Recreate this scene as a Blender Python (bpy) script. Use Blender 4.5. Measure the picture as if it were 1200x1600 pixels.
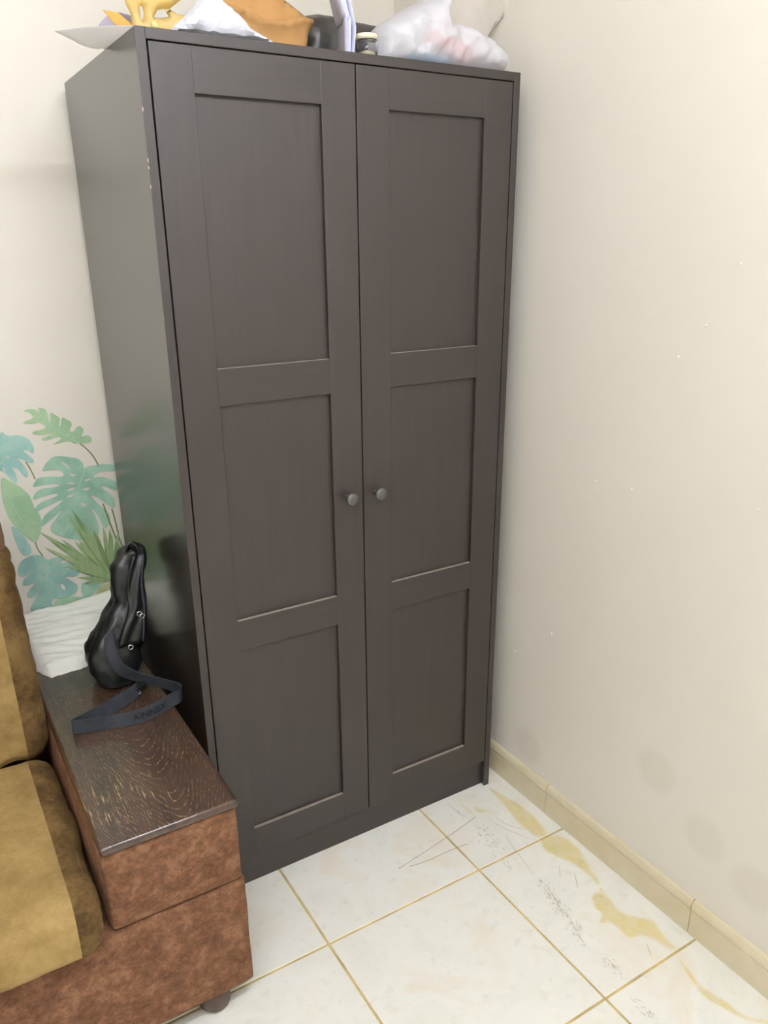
import bpy, bmesh, math, random
from mathutils import Vector, Matrix, noise
from mathutils.geometry import delaunay_2d_cdt

for o in list(bpy.data.objects):
    bpy.data.objects.remove(o)
scene = bpy.context.scene
COL = scene.collection

# ---------------------------------------------------------------- camera
def make_camera():
    yaw, pitch, roll, f = 0.54418, -0.35738, -0.00999, 1239.28
    cy, sy, cp, sp = math.cos(yaw), math.sin(yaw), math.cos(pitch), math.sin(pitch)
    fw = Vector((sy*cp, cy*cp, sp)); r0 = Vector((cy, -sy, 0)); u0 = r0.cross(fw)
    r = math.cos(roll)*r0 + math.sin(roll)*u0
    u = -math.sin(roll)*r0 + math.cos(roll)*u0
    m = Matrix(((r.x, u.x, -fw.x, -0.46952), (r.y, u.y, -fw.y, -1.59005), (r.z, u.z, -fw.z, 1.59308), (0, 0, 0, 1)))
    cam = bpy.data.cameras.new('camera')
    cam.sensor_fit = 'AUTO'; cam.sensor_width = 36.0
    cam.lens = f/1600*36.0
    cam.shift_x = 3.222/1600; cam.shift_y = 40.59/1600
    cam.clip_start = 0.05
    o = bpy.data.objects.new('camera', cam); COL.objects.link(o); o.matrix_world = m
    scene.camera = o
make_camera()

# ---------------------------------------------------------------- light and exposure
world = bpy.data.worlds.new('world'); scene.world = world; world.use_nodes = True
world.node_tree.nodes['Background'].inputs[0].default_value = (1, 0.96, 0.9, 1)
world.node_tree.nodes['Background'].inputs[1].default_value = 0.05
LAMPS = [(-0.13, -1.50, 2.60), (-1.45, -1.90, 2.60)]      # main ceiling tube, then an unseen fill tube added to brighten the left
LAMP_STRENGTHS = (150.0, 72.0)
LAMP_LENGTH, LAMP_COLOUR = 1.20, (0.865, 0.915, 1.0, 1)
vs = scene.view_settings
vs.view_transform = 'Standard'; vs.look = 'None'; vs.gamma = 1.0; vs.use_curve_mapping = False
vs.exposure = 0.69

# ---------------------------------------------------------------- measured outlines (metres)
LEAF = {'split_leaf':[(-0.0753,1.0867),(-0.0587,1.0833),(-0.045,1.0855),(-0.0423,1.0972),(-0.0515,1.1084),(-0.0713,1.1022),(-0.0595,1.1194),(-0.0637,1.1299),(-0.0742,1.1359),(-0.0876,1.1198),(-0.0984,1.1223),(-0.086,1.1444),(-0.101,1.156),(-0.1108,1.1649),(-0.1187,1.1355),(-0.1231,1.143),(-0.1152,1.1596),(-0.1263,1.1706),(-0.1392,1.1816),(-0.1413,1.1503),(-0.1461,1.1594),(-0.1457,1.1862),(-0.1588,1.1941),(-0.1669,1.1943),(-0.1641,1.178),(-0.1702,1.1889),(-0.1853,1.1944),(-0.2053,1.1891),(-0.1901,1.1855),(-0.1786,1.169),(-0.2061,1.1619),(-0.2092,1.1574),(-0.1845,1.1532),(-0.1645,1.1558),(-0.1512,1.1368),(-0.1893,1.1338),(-0.1904,1.1263),(-0.1679,1.1214),(-0.1315,1.1226),(-0.1729,1.1124),(-0.1634,1.1033),(-0.1293,1.1125),(-0.1154,1.1068),(-0.149,1.0904),(-0.1246,1.0942),(-0.102,1.0971),(-0.0885,1.0861)],'teal_leaf':[(-0.2983,1.1137),(-0.2673,1.1362),(-0.262,1.1438),(-0.2497,1.1282),(-0.2234,1.1297),(-0.2009,1.116),(-0.1911,1.0914),(-0.1961,1.0725),(-0.2073,1.0858),(-0.2226,1.0899),(-0.2062,1.07),(-0.1944,1.0534),(-0.2059,1.0484),(-0.2233,1.0627),(-0.2398,1.0702),(-0.228,1.0556),(-0.2174,1.0323),(-0.2189,1.0107),(-0.2302,1.0184),(-0.2376,1.0393),(-0.2559,1.046),(-0.2463,1.0289),(-0.2454,1.001),(-0.2569,1.0068),(-0.2703,1.0326),(-0.281,1.042),(-0.3053,1.0303),(-0.3128,1.0469),(-0.297,1.06),(-0.3202,1.0635),(-0.3231,1.0868),(-0.2987,1.091)],'monstera':[(-0.0739,1.0136),(-0.075,1.033),(-0.0864,1.0468),(-0.1082,1.0528),(-0.1367,1.0613),(-0.1538,1.0578),(-0.1727,1.0414),(-0.1833,1.0239),(-0.1622,1.0258),(-0.135,1.0217),(-0.1276,1.0084),(-0.1324,1.001),(-0.163,1.0078),(-0.1939,1.0087),(-0.2046,0.9984),(-0.2142,0.983),(-0.188,0.9876),(-0.1478,0.9851),(-0.1432,0.9782),(-0.1567,0.9751),(-0.1895,0.9777),(-0.2094,0.9669),(-0.2188,0.9482),(-0.1892,0.9553),(-0.1515,0.9591),(-0.1509,0.9507),(-0.176,0.9448),(-0.2029,0.9372),(-0.2181,0.9215),(-0.2176,0.9131),(-0.194,0.9233),(-0.1432,0.9391),(-0.1422,0.9327),(-0.1647,0.9201),(-0.1934,0.9025),(-0.203,0.8876),(-0.2076,0.8697),(-0.1892,0.8808),(-0.1685,0.8937),(-0.143,0.9141),(-0.1612,0.8923),(-0.1788,0.8746),(-0.1856,0.8591),(-0.1809,0.8476),(-0.1622,0.8332),(-0.1407,0.8225),(-0.111,0.8121),(-0.0801,0.808),(-0.0615,0.8129),(-0.0562,0.8381),(-0.0601,0.8691),(-0.0688,0.8922),(-0.0735,0.9016),(-0.0612,0.8908),(-0.0495,0.8585),(-0.0459,0.8404),(-0.0371,0.8309),(-0.0241,0.8537),(-0.0234,0.8753),(-0.0441,0.9005),(-0.0671,0.9343),(-0.0628,0.9378),(-0.0414,0.9214),(-0.0207,0.8963),(-0.0057,0.8872),(-0.0023,0.9146),(-0.0159,0.934),(-0.0371,0.9545),(-0.0285,0.9594),(-0.0031,0.9404),(0.0206,0.9364),(0.0226,0.9531),(-0.0031,0.9721),(-0.0328,0.9873),(-0.0527,0.9842),(-0.0489,0.9982),(-0.0232,1.0004),(0.0036,0.9942),(0.0282,0.9988),(0.0062,1.0147),(-0.0129,1.0196),(-0.0479,1.0207),(-0.0671,1.0207)],'banana_leaf':[(-0.2835,1.0268),(-0.2666,1.0123),(-0.2446,0.9949),(-0.2238,0.9673),(-0.2183,0.944),(-0.2161,0.9231),(-0.2054,0.9088),(-0.2036,0.8836),(-0.2091,0.8595),(-0.22,0.8364),(-0.2288,0.8277),(-0.2462,0.846),(-0.2671,0.8751),(-0.2829,0.9109),(-0.2892,0.9485),(-0.29,0.9805)],'low_leaf':[(-0.2812,0.8881),(-0.27,0.8798),(-0.2556,0.8562),(-0.2434,0.8286),(-0.2408,0.8048),(-0.2502,0.7962),(-0.263,0.7968),(-0.2725,0.8178),(-0.2801,0.8611)],'blue_monstera':[(-0.2056,0.7702),(-0.2145,0.7863),(-0.2356,0.7952),(-0.2583,0.7916),(-0.2787,0.779),(-0.2877,0.7447),(-0.2724,0.7369),(-0.2525,0.7453),(-0.243,0.7465),(-0.2709,0.7344),(-0.2816,0.7131),(-0.2691,0.7101),(-0.2537,0.713),(-0.2379,0.718),(-0.2657,0.6962),(-0.2762,0.6768),(-0.2569,0.6676),(-0.236,0.6934),(-0.2557,0.6629),(-0.2755,0.6324),(-0.255,0.6181),(-0.2291,0.6113),(-0.2098,0.6108),(-0.2139,0.6569),(-0.1884,0.6506),(-0.1648,0.6515),(-0.1441,0.6577),(-0.1354,0.6781),(-0.1508,0.6953),(-0.1711,0.7169),(-0.1375,0.7056),(-0.1236,0.7202),(-0.138,0.7306),(-0.1791,0.7425),(-0.1368,0.7387),(-0.1195,0.7504),(-0.1502,0.7549),(-0.1889,0.7539),(-0.1685,0.762),(-0.1405,0.7682),(-0.1628,0.7752),(-0.1894,0.7766)],'pale_leaf':[(-0.2235,0.6098),(-0.2041,0.65),(-0.1806,0.6509),(-0.1495,0.6477),(-0.1228,0.6388),(-0.1213,0.6201),(-0.1649,0.5945)],'under_leaf':[(-0.129,0.6811),(-0.1123,0.6862),(-0.0765,0.6823),(-0.049,0.6736),(-0.0788,0.6646),(-0.0955,0.6458),(-0.1195,0.6334),(-0.1292,0.6358)],'olive_leaf':[(-0.097,0.6347),(-0.0794,0.6602),(-0.0581,0.6666),(-0.0335,0.6653),(-0.0382,0.6271),(-0.0712,0.6283)]}
HOLES = {'monstera':[[(-0.0981,0.9993),(-0.1002,0.9978),(-0.1045,0.998),(-0.1093,0.9997),(-0.1128,1.0023),(-0.1137,1.0049),(-0.1116,1.0064),(-0.1073,1.0063),(-0.1025,1.0045),(-0.0989,1.0019)],[(-0.1028,0.9782),(-0.1052,0.977),(-0.1109,0.9771),(-0.1177,0.9784),(-0.1231,0.9806),(-0.1249,0.9826),(-0.1225,0.9838),(-0.1168,0.9838),(-0.11,0.9824),(-0.1046,0.9803)],[(-0.1051,0.9655),(-0.1069,0.9629),(-0.1123,0.9606),(-0.1192,0.9594),(-0.1249,0.9597),(-0.1273,0.9615),(-0.1255,0.964),(-0.1202,0.9663),(-0.1133,0.9675),(-0.1076,0.9672)],[(-0.1079,0.948),(-0.1097,0.9455),(-0.1153,0.9428),(-0.1226,0.941),(-0.1287,0.9407),(-0.1313,0.942),(-0.1295,0.9445),(-0.1239,0.9471),(-0.1166,0.9489),(-0.1105,0.9493)],[(-0.1188,0.9261),(-0.1198,0.9247),(-0.1221,0.924),(-0.1249,0.9242),(-0.1271,0.9253),(-0.1278,0.9268),(-0.1269,0.9282),(-0.1246,0.9289),(-0.1218,0.9287),(-0.1196,0.9276)],[(-0.0611,0.9853),(-0.0622,0.9829),(-0.0659,0.9805),(-0.0708,0.9789),(-0.0752,0.9788),(-0.0772,0.9801),(-0.0762,0.9825),(-0.0725,0.9849),(-0.0675,0.9865),(-0.0632,0.9866)],[(-0.0662,0.9592),(-0.0677,0.9565),(-0.0721,0.9542),(-0.078,0.9532),(-0.0829,0.9538),(-0.0851,0.9559),(-0.0837,0.9586),(-0.0792,0.9609),(-0.0734,0.9619),(-0.0684,0.9613)],[(-0.0814,0.9078),(-0.0841,0.9069),(-0.0889,0.9086),(-0.0938,0.9123),(-0.097,0.9164),(-0.0973,0.9196),(-0.0946,0.9205),(-0.0898,0.9188),(-0.0849,0.9152),(-0.0816,0.911)],[(-0.1096,1.0205),(-0.113,1.0219),(-0.1196,1.0278),(-0.1268,1.036),(-0.1319,1.0432),(-0.133,1.0469),(-0.1297,1.0455),(-0.1232,1.0397),(-0.116,1.0315),(-0.1108,1.0242)],[(-0.0933,0.9388),(-0.0938,0.9379),(-0.0951,0.9375),(-0.0964,0.9377),(-0.0975,0.9385),(-0.0978,0.9396),(-0.0972,0.9405),(-0.096,0.9409),(-0.0946,0.9406),(-0.0936,0.9398)]],'teal_leaf':[[(-0.2492,1.0944),(-0.2501,1.0932),(-0.2519,1.0926),(-0.254,1.0929),(-0.2556,1.0939),(-0.256,1.0953),(-0.2552,1.0966),(-0.2533,1.0972),(-0.2512,1.0969),(-0.2497,1.0958)],[(-0.237,1.0966),(-0.2378,1.0953),(-0.2395,1.0947),(-0.2414,1.095),(-0.2428,1.096),(-0.2432,1.0974),(-0.2424,1.0987),(-0.2407,1.0993),(-0.2388,1.099),(-0.2374,1.098)],[(-0.2547,1.0731),(-0.2559,1.0719),(-0.2584,1.0714),(-0.2613,1.0719),(-0.2636,1.073),(-0.2642,1.0745),(-0.2631,1.0757),(-0.2606,1.0762),(-0.2577,1.0758),(-0.2554,1.0746)],[(-0.2703,1.0439),(-0.2697,1.0403),(-0.2703,1.0377),(-0.2719,1.037),(-0.2739,1.0385),(-0.2755,1.0416),(-0.2761,1.0452),(-0.2754,1.0478),(-0.2738,1.0485),(-0.2719,1.047)]],'blue_monstera':[[(-0.2142,0.7554),(-0.2156,0.7536),(-0.219,0.7528),(-0.2231,0.7533),(-0.2264,0.7549),(-0.2275,0.7571),(-0.2261,0.7589),(-0.2227,0.7597),(-0.2186,0.7592),(-0.2153,0.7576)],[(-0.2196,0.729),(-0.2205,0.7274),(-0.2223,0.7267),(-0.2244,0.7272),(-0.2259,0.7286),(-0.2262,0.7305),(-0.2253,0.7321),(-0.2235,0.7328),(-0.2215,0.7323),(-0.22,0.7309)],[(-0.19,0.7233),(-0.1915,0.7221),(-0.1943,0.7221),(-0.1973,0.7235),(-0.1995,0.7256),(-0.1999,0.7277),(-0.1985,0.729),(-0.1957,0.7289),(-0.1926,0.7275),(-0.1904,0.7254)],[(-0.1966,0.6976),(-0.198,0.6968),(-0.2004,0.6974),(-0.2029,0.6991),(-0.2044,0.7013),(-0.2045,0.7031),(-0.2031,0.7039),(-0.2007,0.7033),(-0.1983,0.7016),(-0.1967,0.6995)],[(-0.1709,0.6853),(-0.1698,0.6785),(-0.171,0.6736),(-0.1741,0.6724),(-0.1779,0.6754),(-0.1809,0.6814),(-0.182,0.6882),(-0.1808,0.6931),(-0.1777,0.6943),(-0.1739,0.6913)],[(-0.1845,0.6943),(-0.1853,0.693),(-0.1872,0.6924),(-0.1892,0.6929),(-0.1908,0.6943),(-0.1912,0.6959),(-0.1903,0.6973),(-0.1885,0.6978),(-0.1864,0.6973),(-0.1849,0.696)]],'split_leaf':[[(-0.1201,1.1282),(-0.1209,1.1267),(-0.1227,1.1259),(-0.1247,1.1262),(-0.1262,1.1274),(-0.1265,1.129),(-0.1257,1.1305),(-0.1239,1.1313),(-0.1219,1.1311),(-0.1205,1.1299)],[(-0.1,1.1139),(-0.1006,1.1121),(-0.1019,1.1111),(-0.1032,1.1113),(-0.1042,1.1125),(-0.1043,1.1144),(-0.1037,1.1162),(-0.1024,1.1172),(-0.1011,1.117),(-0.1001,1.1157)],[(-0.0863,1.105),(-0.0871,1.1039),(-0.0888,1.1034),(-0.0909,1.1037),(-0.0924,1.1046),(-0.0929,1.1058),(-0.0921,1.1069),(-0.0904,1.1074),(-0.0883,1.1071),(-0.0868,1.1062)]]}
RIBS = {'split_leaf':[(-0.0753,1.0867),(-0.1042,1.1073),(-0.1268,1.1298),(-0.1484,1.1558),(-0.1629,1.1786)],'monstera':[(-0.0719,1.0141),(-0.0851,0.9873),(-0.0989,0.9564),(-0.1151,0.909),(-0.136,0.828)],'blue_monstera':[(-0.2045,0.7699),(-0.2127,0.7274),(-0.2258,0.6643),(-0.2351,0.6174)],'teal_leaf':[(-0.2497,1.1282),(-0.2593,1.1008),(-0.2733,1.0681),(-0.2894,1.0433)],'banana_leaf':[(-0.2837,1.019),(-0.2734,0.9698),(-0.2528,0.8971),(-0.2277,0.8275)]}
STEMS = [[(-0.0753,1.0867),(-0.0638,1.0739),(-0.0509,1.0559),(-0.0417,1.0383),(-0.0348,1.0167)],[(-0.2173,1.056),(-0.2086,1.0309),(-0.2017,1.0051)],[(-0.2281,0.8297),(-0.2244,0.8077),(-0.2147,0.7851)],[(-0.0372,0.9079),(-0.0289,0.8633),(-0.0162,0.8038),(-0.0031,0.7429)],[(-0.0156,0.889),(-0.0103,0.8511),(-0.0062,0.8018),(0.0001,0.7693)]]
FAN_CENTRE = (-0.0387,0.6735)
FAN = [(-0.1456,0.8957),(-0.1207,0.9101),(-0.2067,0.8632),(-0.2117,0.805),(-0.1894,0.8281),(-0.1711,0.8243),(-0.1552,0.8017),(-0.1095,0.8656),(-0.0938,0.8669),(-0.0855,0.8265),(-0.0722,0.8369),(-0.0542,0.8377),(-0.0397,0.8414),(-0.0268,0.8324),(-0.0135,0.8254),(-0.0022,0.801),(0.0007,0.7736),(0.0055,0.7456),(0.011,0.7217),(-0.161,0.7878),(-0.1513,0.7748),(-0.143,0.7643),(-0.1353,0.7495),(-0.1361,0.7297),(-0.1328,0.7112),(-0.1291,0.6947),(-0.1232,0.6798),(-0.1349,0.8083),(-0.1113,0.81),(-0.0983,0.7898)]
STAIN = [[(0.8591,-0.0051),(0.871,-0.0245),(0.882,-0.0778),(0.8939,-0.1155),(0.8989,-0.1844),(0.8839,-0.2517),(0.8826,-0.2677),(0.8523,-0.272),(0.8331,-0.2468),(0.8349,-0.221),(0.8337,-0.186),(0.8399,-0.1475),(0.8503,-0.1031),(0.8533,-0.0599)],[(0.8559,-0.2667),(0.8881,-0.2714),(0.9138,-0.3028),(0.9133,-0.3477),(0.9054,-0.3865),(0.8868,-0.4172),(0.8789,-0.4601),(0.8572,-0.4927),(0.8506,-0.5269),(0.8398,-0.5696),(0.8618,-0.6072),(0.8918,-0.6318),(0.8811,-0.6658),(0.8708,-0.6987),(0.8715,-0.7265),(0.8544,-0.7266),(0.8465,-0.7001),(0.8389,-0.6678),(0.8125,-0.6514),(0.7891,-0.6424),(0.7904,-0.6208),(0.7924,-0.5876),(0.7686,-0.5785),(0.7675,-0.5662),(0.7945,-0.5534),(0.7887,-0.5317),(0.8051,-0.4986),(0.8274,-0.4935),(0.8496,-0.4945),(0.8557,-0.4656),(0.8588,-0.4273),(0.8542,-0.3899),(0.834,-0.3491),(0.8204,-0.319),(0.8265,-0.2861)],[(0.8544,-0.7266),(0.8567,-0.7387),(0.8467,-0.7742),(0.8362,-0.8178),(0.8403,-0.8446),(0.8499,-0.8789),(0.85,-0.9112),(0.8605,-0.9313),(0.8866,-0.9519),(0.9008,-0.9652),(0.8905,-0.972),(0.8546,-0.9432),(0.8352,-0.9178),(0.823,-0.8785),(0.8114,-0.8456),(0.8169,-0.8156),(0.8297,-0.7789)],[(0.7397,-0.0077),(0.7513,-0.0411),(0.7538,-0.072),(0.751,-0.0991),(0.7421,-0.1006),(0.7363,-0.061),(0.7356,-0.0238)],[(0.7877,-0.0415),(0.7754,-0.0709),(0.795,-0.0927),(0.8191,-0.1216),(0.8442,-0.1487),(0.814,-0.1278),(0.7877,-0.1019),(0.7602,-0.0905),(0.7631,-0.0632)]]
FLECKS = [[(0.7309,-0.1217),(0.7071,-0.2584)],[(0.7427,-0.3919),(0.69,-0.6028)],[(0.6957,-0.644),(0.7036,-0.7207)],[(0.6734,-0.7624),(0.6799,-0.8371)],[(0.6971,-0.2646),(0.7057,-0.3245)],[(0.7091,0.0002),(0.7212,-0.0946)]]
TWIGS = [[(0.4419,-0.1547),(0.5301,-0.1407),(0.6233,-0.1252),(0.6791,-0.1145),(0.7457,-0.1001)],[(0.4739,-0.1639),(0.5247,-0.1715),(0.5717,-0.172),(0.6265,-0.1741),(0.6587,-0.1777)]]
SCRATCH = [[(0.7947,-0.1193),(0.8025,-0.1734),(0.8349,-0.221)],[(0.7739,-0.1062),(0.7802,-0.1629),(0.8033,-0.2215),(0.8189,-0.2512)],[(0.7731,-0.2026),(0.7611,-0.2413),(0.7366,-0.3674)],[(0.8212,-0.6734),(0.7985,-0.7078)],[(0.837,-0.4137),(0.8039,-0.4595)],[(0.8187,-0.3748),(0.7929,-0.4065)],[(0.709,-0.0072),(0.7146,-0.0763)]]
TOP = {'carrier':[(0.5313,1.9544),(0.5333,1.9841),(0.5368,2.0078),(0.5417,2.0223),(0.6173,2.0633),(0.6534,2.0792),(0.6696,2.1104),(0.7166,2.1222),(0.7074,2.0796),(0.7047,2.0446),(0.7536,2.0425),(0.8173,2.0268),(0.8615,2.0005),(0.8735,1.9887),(0.8674,1.9622),(0.7206,1.96)],'sheet':[(0.7262,2.043),(0.7357,2.0996),(0.7519,2.1561),(1.0337,2.1741),(1.0128,2.1325),(0.9399,2.0928),(0.8994,2.0546),(0.8759,2.0236),(0.8479,2.0104)],'kraft':[(0.2,1.9945),(0.2111,2.0448),(0.2345,2.0853),(0.3305,2.0867),(0.3678,2.0634),(0.4079,2.0429),(0.4313,2.0281),(0.4166,2.0043),(0.4032,1.9771),(0.2388,1.9728)],'dark':[(0.4212,1.9827),(0.432,2.0432),(0.4484,2.0617),(0.488,2.0698),(0.5151,2.0692),(0.5443,2.0676),(0.5706,2.0656),(0.6314,2.0634),(0.6624,2.0361),(0.662,1.9841)],'white':[(0.0657,1.9528),(0.0688,1.9601),(0.1195,1.9943),(0.1359,2.015),(0.1659,2.0256),(0.1796,2.0123),(0.2058,1.9951),(0.2324,1.9743),(0.2911,1.9614),(0.3122,1.9484),(0.1906,1.9462),(0.0997,1.9503)],'yellow':[(0.0144,2.037),(0.016,2.0029),(0.0236,1.9888),(0.0244,1.9668),(0.0862,1.9651),(0.1617,1.9729),(0.1974,2.0136),(0.2082,2.0358),(0.2104,2.062)],'yellow_holes':[[(0.0415,2.0028),(0.0461,2.0024),(0.0484,1.9916),(0.0448,1.9801),(0.0418,1.9848)],[(0.0658,1.9875),(0.0742,1.9996),(0.0866,2.003),(0.0951,1.9917),(0.079,1.9879)],[(0.0976,2.0043),(0.1227,2.0225),(0.1643,2.0295),(0.1563,2.01),(0.1339,1.9981),(0.114,1.9969)]],'envelope':[(-0.0241,1.9904),(0.003,1.9885),(0.0222,1.9745),(0.0214,1.9684),(0.0026,1.9664),(-0.0132,1.9777)],'violet':[(0.0002,1.9972),(0.0251,2.0062),(0.0453,2.0033),(0.0559,1.979),(0.0216,1.9776),(-0.0173,1.9756),(-0.0146,1.9832)],'paper':[[(0.4398,2.0562),(0.4506,2.0243),(0.4549,2.017),(0.4555,1.9844),(0.4546,1.9546)],[(0.4634,2.059),(0.4729,2.0201),(0.477,2.0013),(0.475,1.9795),(0.4714,1.955)]],'jar':[(0.4826,1.9981),(0.5275,1.9992),(0.4817,1.9576),(0.5269,1.9571)]}
BAG = [(-0.0872,-0.0217,0.8792),(-0.1051,-0.0258,0.8444),(-0.1158,-0.0315,0.7948),(-0.1256,-0.0332,0.7526),(-0.1594,-0.0397,0.7137),(-0.1942,-0.0487,0.6662),(-0.2032,-0.0607,0.6332),(-0.202,-0.0664,0.5974),(-0.1888,-0.0753,0.5598)]
CHIPS = [(-0.0,1.7373),(0.0009,1.7246),(-0.0016,1.6922),(-0.001,1.8205),(0.8704,0.635),(0.8615,1.8209)]
DOTS = [(-0.2704,1.041),(-0.3823,1.05),(-0.4684,1.3619),(-0.5257,1.4301),(-0.7007,1.0888),(-0.1587,0.5768),(-0.0143,0.4567),(-0.3188,0.1381),(-0.5216,0.1135),(-0.1666,0.1179),(-0.5844,1.5489)]
SMUDGE = [(-0.5483,0.3694),(-0.7018,0.2784),(-0.8388,0.239),(-0.0943,0.1731)]

# room and wardrobe measures (metres)
WALL_R, WALL_B, WALL_L, WALL_F, CEIL = 0.9405, 0.6467, -2.6, -2.9, 2.70
WW, WD, WH = 0.8738, 0.608, 1.95
TILE, TX, TY = 0.458, 0.1668, -0.2712

# ---------------------------------------------------------------- helpers
def srgb(r, g, b):
    def c(v):
        v /= 255.0
        return v/12.92 if v <= 0.04045 else ((v+0.055)/1.055)**2.4
    return (c(r), c(g), c(b), 1.0)

def tag(o, label=None, cat=None, group=None, kind=None):
    if label: o['label'] = label
    if cat: o['category'] = cat
    if group: o['group'] = group
    if kind: o['kind'] = kind
    return o

def obj(name, bm, mat, parent=None, smooth=False, loc=None):
    me = bpy.data.meshes.new(name)
    if isinstance(bm, bmesh.types.BMesh):
        bmesh.ops.recalc_face_normals(bm, faces=bm.faces[:])
        bm.to_mesh(me); bm.free()
    else:
        me.from_pydata(bm[0], [], bm[1]); me.update()
    for m in (mat if isinstance(mat, (list, tuple)) else [mat]):
        me.materials.append(m)
    if smooth:
        me.polygons.foreach_set('use_smooth', [True]*len(me.polygons))
    o = bpy.data.objects.new(name, me); COL.objects.link(o)
    if loc: o.location = loc
    if parent: o.parent = parent
    return o

def empty(name, loc=(0, 0, 0)):
    o = bpy.data.objects.new(name, None); COL.objects.link(o); o.location = loc
    o.empty_display_size = 0.05
    return o

def box(x0, x1, y0, y1, z0, z1, bevel=0.0, seg=2, bm=None):
    own = bm is None
    b = bmesh.new()
    bmesh.ops.create_cube(b, size=1)
    for v in b.verts:
        v.co = Vector((x0+(v.co.x+.5)*(x1-x0), y0+(v.co.y+.5)*(y1-y0), z0+(v.co.z+.5)*(z1-z0)))
    if bevel:
        bmesh.ops.bevel(b, geom=b.edges[:], offset=bevel, segments=seg, profile=0.5, affect='EDGES')
    return b

def lathe(profile, n=24, axis='z', cap=True):
    """profile: list of (radius, height)"""
    bm = bmesh.new(); rings = []
    for r, h in profile:
        ring = []
        for k in range(n):
            a = 2*math.pi*k/n
            p = (r*math.cos(a), r*math.sin(a), h)
            if axis == 'y': p = (p[0], -p[2], p[1])
            ring.append(bm.verts.new(p))
        rings.append(ring)
    for a, b in zip(rings, rings[1:]):
        for k in range(n):
            bm.faces.new((a[k], a[(k+1) % n], b[(k+1) % n], b[k]))
    if cap:
        bm.faces.new(rings[0][::-1]); bm.faces.new(rings[-1])
    return bm

def soft_box(size, r, bulge=(0, 0, 0), n=22, wr=0.0, wscale=9.0, seed=0):
    """rounded, slightly inflated upholstery block centred on the origin"""
    bm = bmesh.new(); bmesh.ops.create_cube(bm, size=2)
    bmesh.ops.subdivide_edges(bm, edges=bm.edges[:], cuts=n, use_grid_fill=True)
    h = Vector(size)*0.5
    def rm(t): return math.sin(t*math.pi/2)*0.55 + t*0.45
    for v in bm.verts:
        c = Vector((rm(v.co.x), rm(v.co.y), rm(v.co.z)))
        p = Vector((c.x*h.x, c.y*h.y, c.z*h.z))
        q = Vector([max(-(h[i]-r), min(h[i]-r, p[i])) for i in range(3)])
        d = p-q
        if d.length > 1e-9: p = q + d.normalized()*r
        for i in range(3):
            j, k = (i+1) % 3, (i+2) % 3
            p[i] += c[i]*bulge[i]*max(0, 1-c[j]**2)*max(0, 1-c[k]**2)
        if wr:
            s = Vector((seed, seed*1.7, 0))
            p += d.normalized()*wr*noise.fractal(p*wscale+s, 0.9, 2.0, 4) if d.length > 1e-9 else Vector()
            nrm = Vector([c[i] if abs(abs(v.co[i])-1) < 1e-6 else 0 for i in range(3)])
            p += nrm*wr*noise.fractal(p*wscale+s, 0.9, 2.0, 4)
        v.co = p
    return bm

def in_poly(p, poly):
    x, y = p; c = False; j = len(poly)-1
    for i in range(len(poly)):
        xi, yi = poly[i]; xj, yj = poly[j]
        if (yi > y) != (yj > y) and x < (xj-xi)*(y-yi)/(yj-yi)+xi: c = not c
        j = i
    return c

def resample(poly, step, closed=True, smooth=0):
    pts = [Vector(p) for p in poly]
    for _ in range(smooth):
        out = []
        n = len(pts)
        for i in range(n if closed else n-1):
            a, b = pts[i], pts[(i+1) % n]
            out += [a*.75+b*.25, a*.25+b*.75]
        pts = out
    out = []
    n = len(pts)
    for i in range(n if closed else n-1):
        a, b = pts[i], pts[(i+1) % n]
        m = max(1, int(math.ceil((b-a).length/step)))
        out += [a.lerp(b, k/m) for k in range(m)]
    return out

def fill(poly, holes=(), step=None):
    """triangulate a 2D outline (with holes, and interior points when step is set)"""
    vs2, ed = [], []
    for loop in [poly]+list(holes):
        s = len(vs2); vs2 += [Vector(p) for p in loop]
        ed += [(s+i, s+(i+1) % len(loop)) for i in range(len(loop))]
    if step:
        xs = [p[0] for p in poly]; ys = [p[1] for p in poly]
        rnd = random.Random(len(poly))
        y = min(ys); row = 0
        while y < max(ys):
            x = min(xs)+(row % 2)*step/2
            while x < max(xs):
                q = (x+rnd.uniform(-.2, .2)*step, y+rnd.uniform(-.2, .2)*step)
                if in_poly(q, poly) and not any(in_poly(q, h) for h in holes) and edge_dist(q, [poly]+list(holes)) > step*.45:
                    vs2.append(Vector(q))
                x += step
            y += step*.87; row += 1
    r = delaunay_2d_cdt(vs2, ed, [], 0, 1e-7)
    V, F = r[0], []
    for f in r[2]:
        c = (sum(V[i][0] for i in f)/len(f), sum(V[i][1] for i in f)/len(f))
        if in_poly(c, poly) and not any(in_poly(c, h) for h in holes): F.append(f)
    return V, F

def edge_dist(q, loops):
    q = Vector(q); best = 1e9
    for loop in loops:
        for i in range(len(loop)):
            a, b = Vector(loop[i]), Vector(loop[(i+1) % len(loop)])
            ab = b-a; t = max(0, min(1, (q-a).dot(ab)/max(ab.length_squared, 1e-12)))
            best = min(best, (a+ab*t-q).length)
    return best

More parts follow.
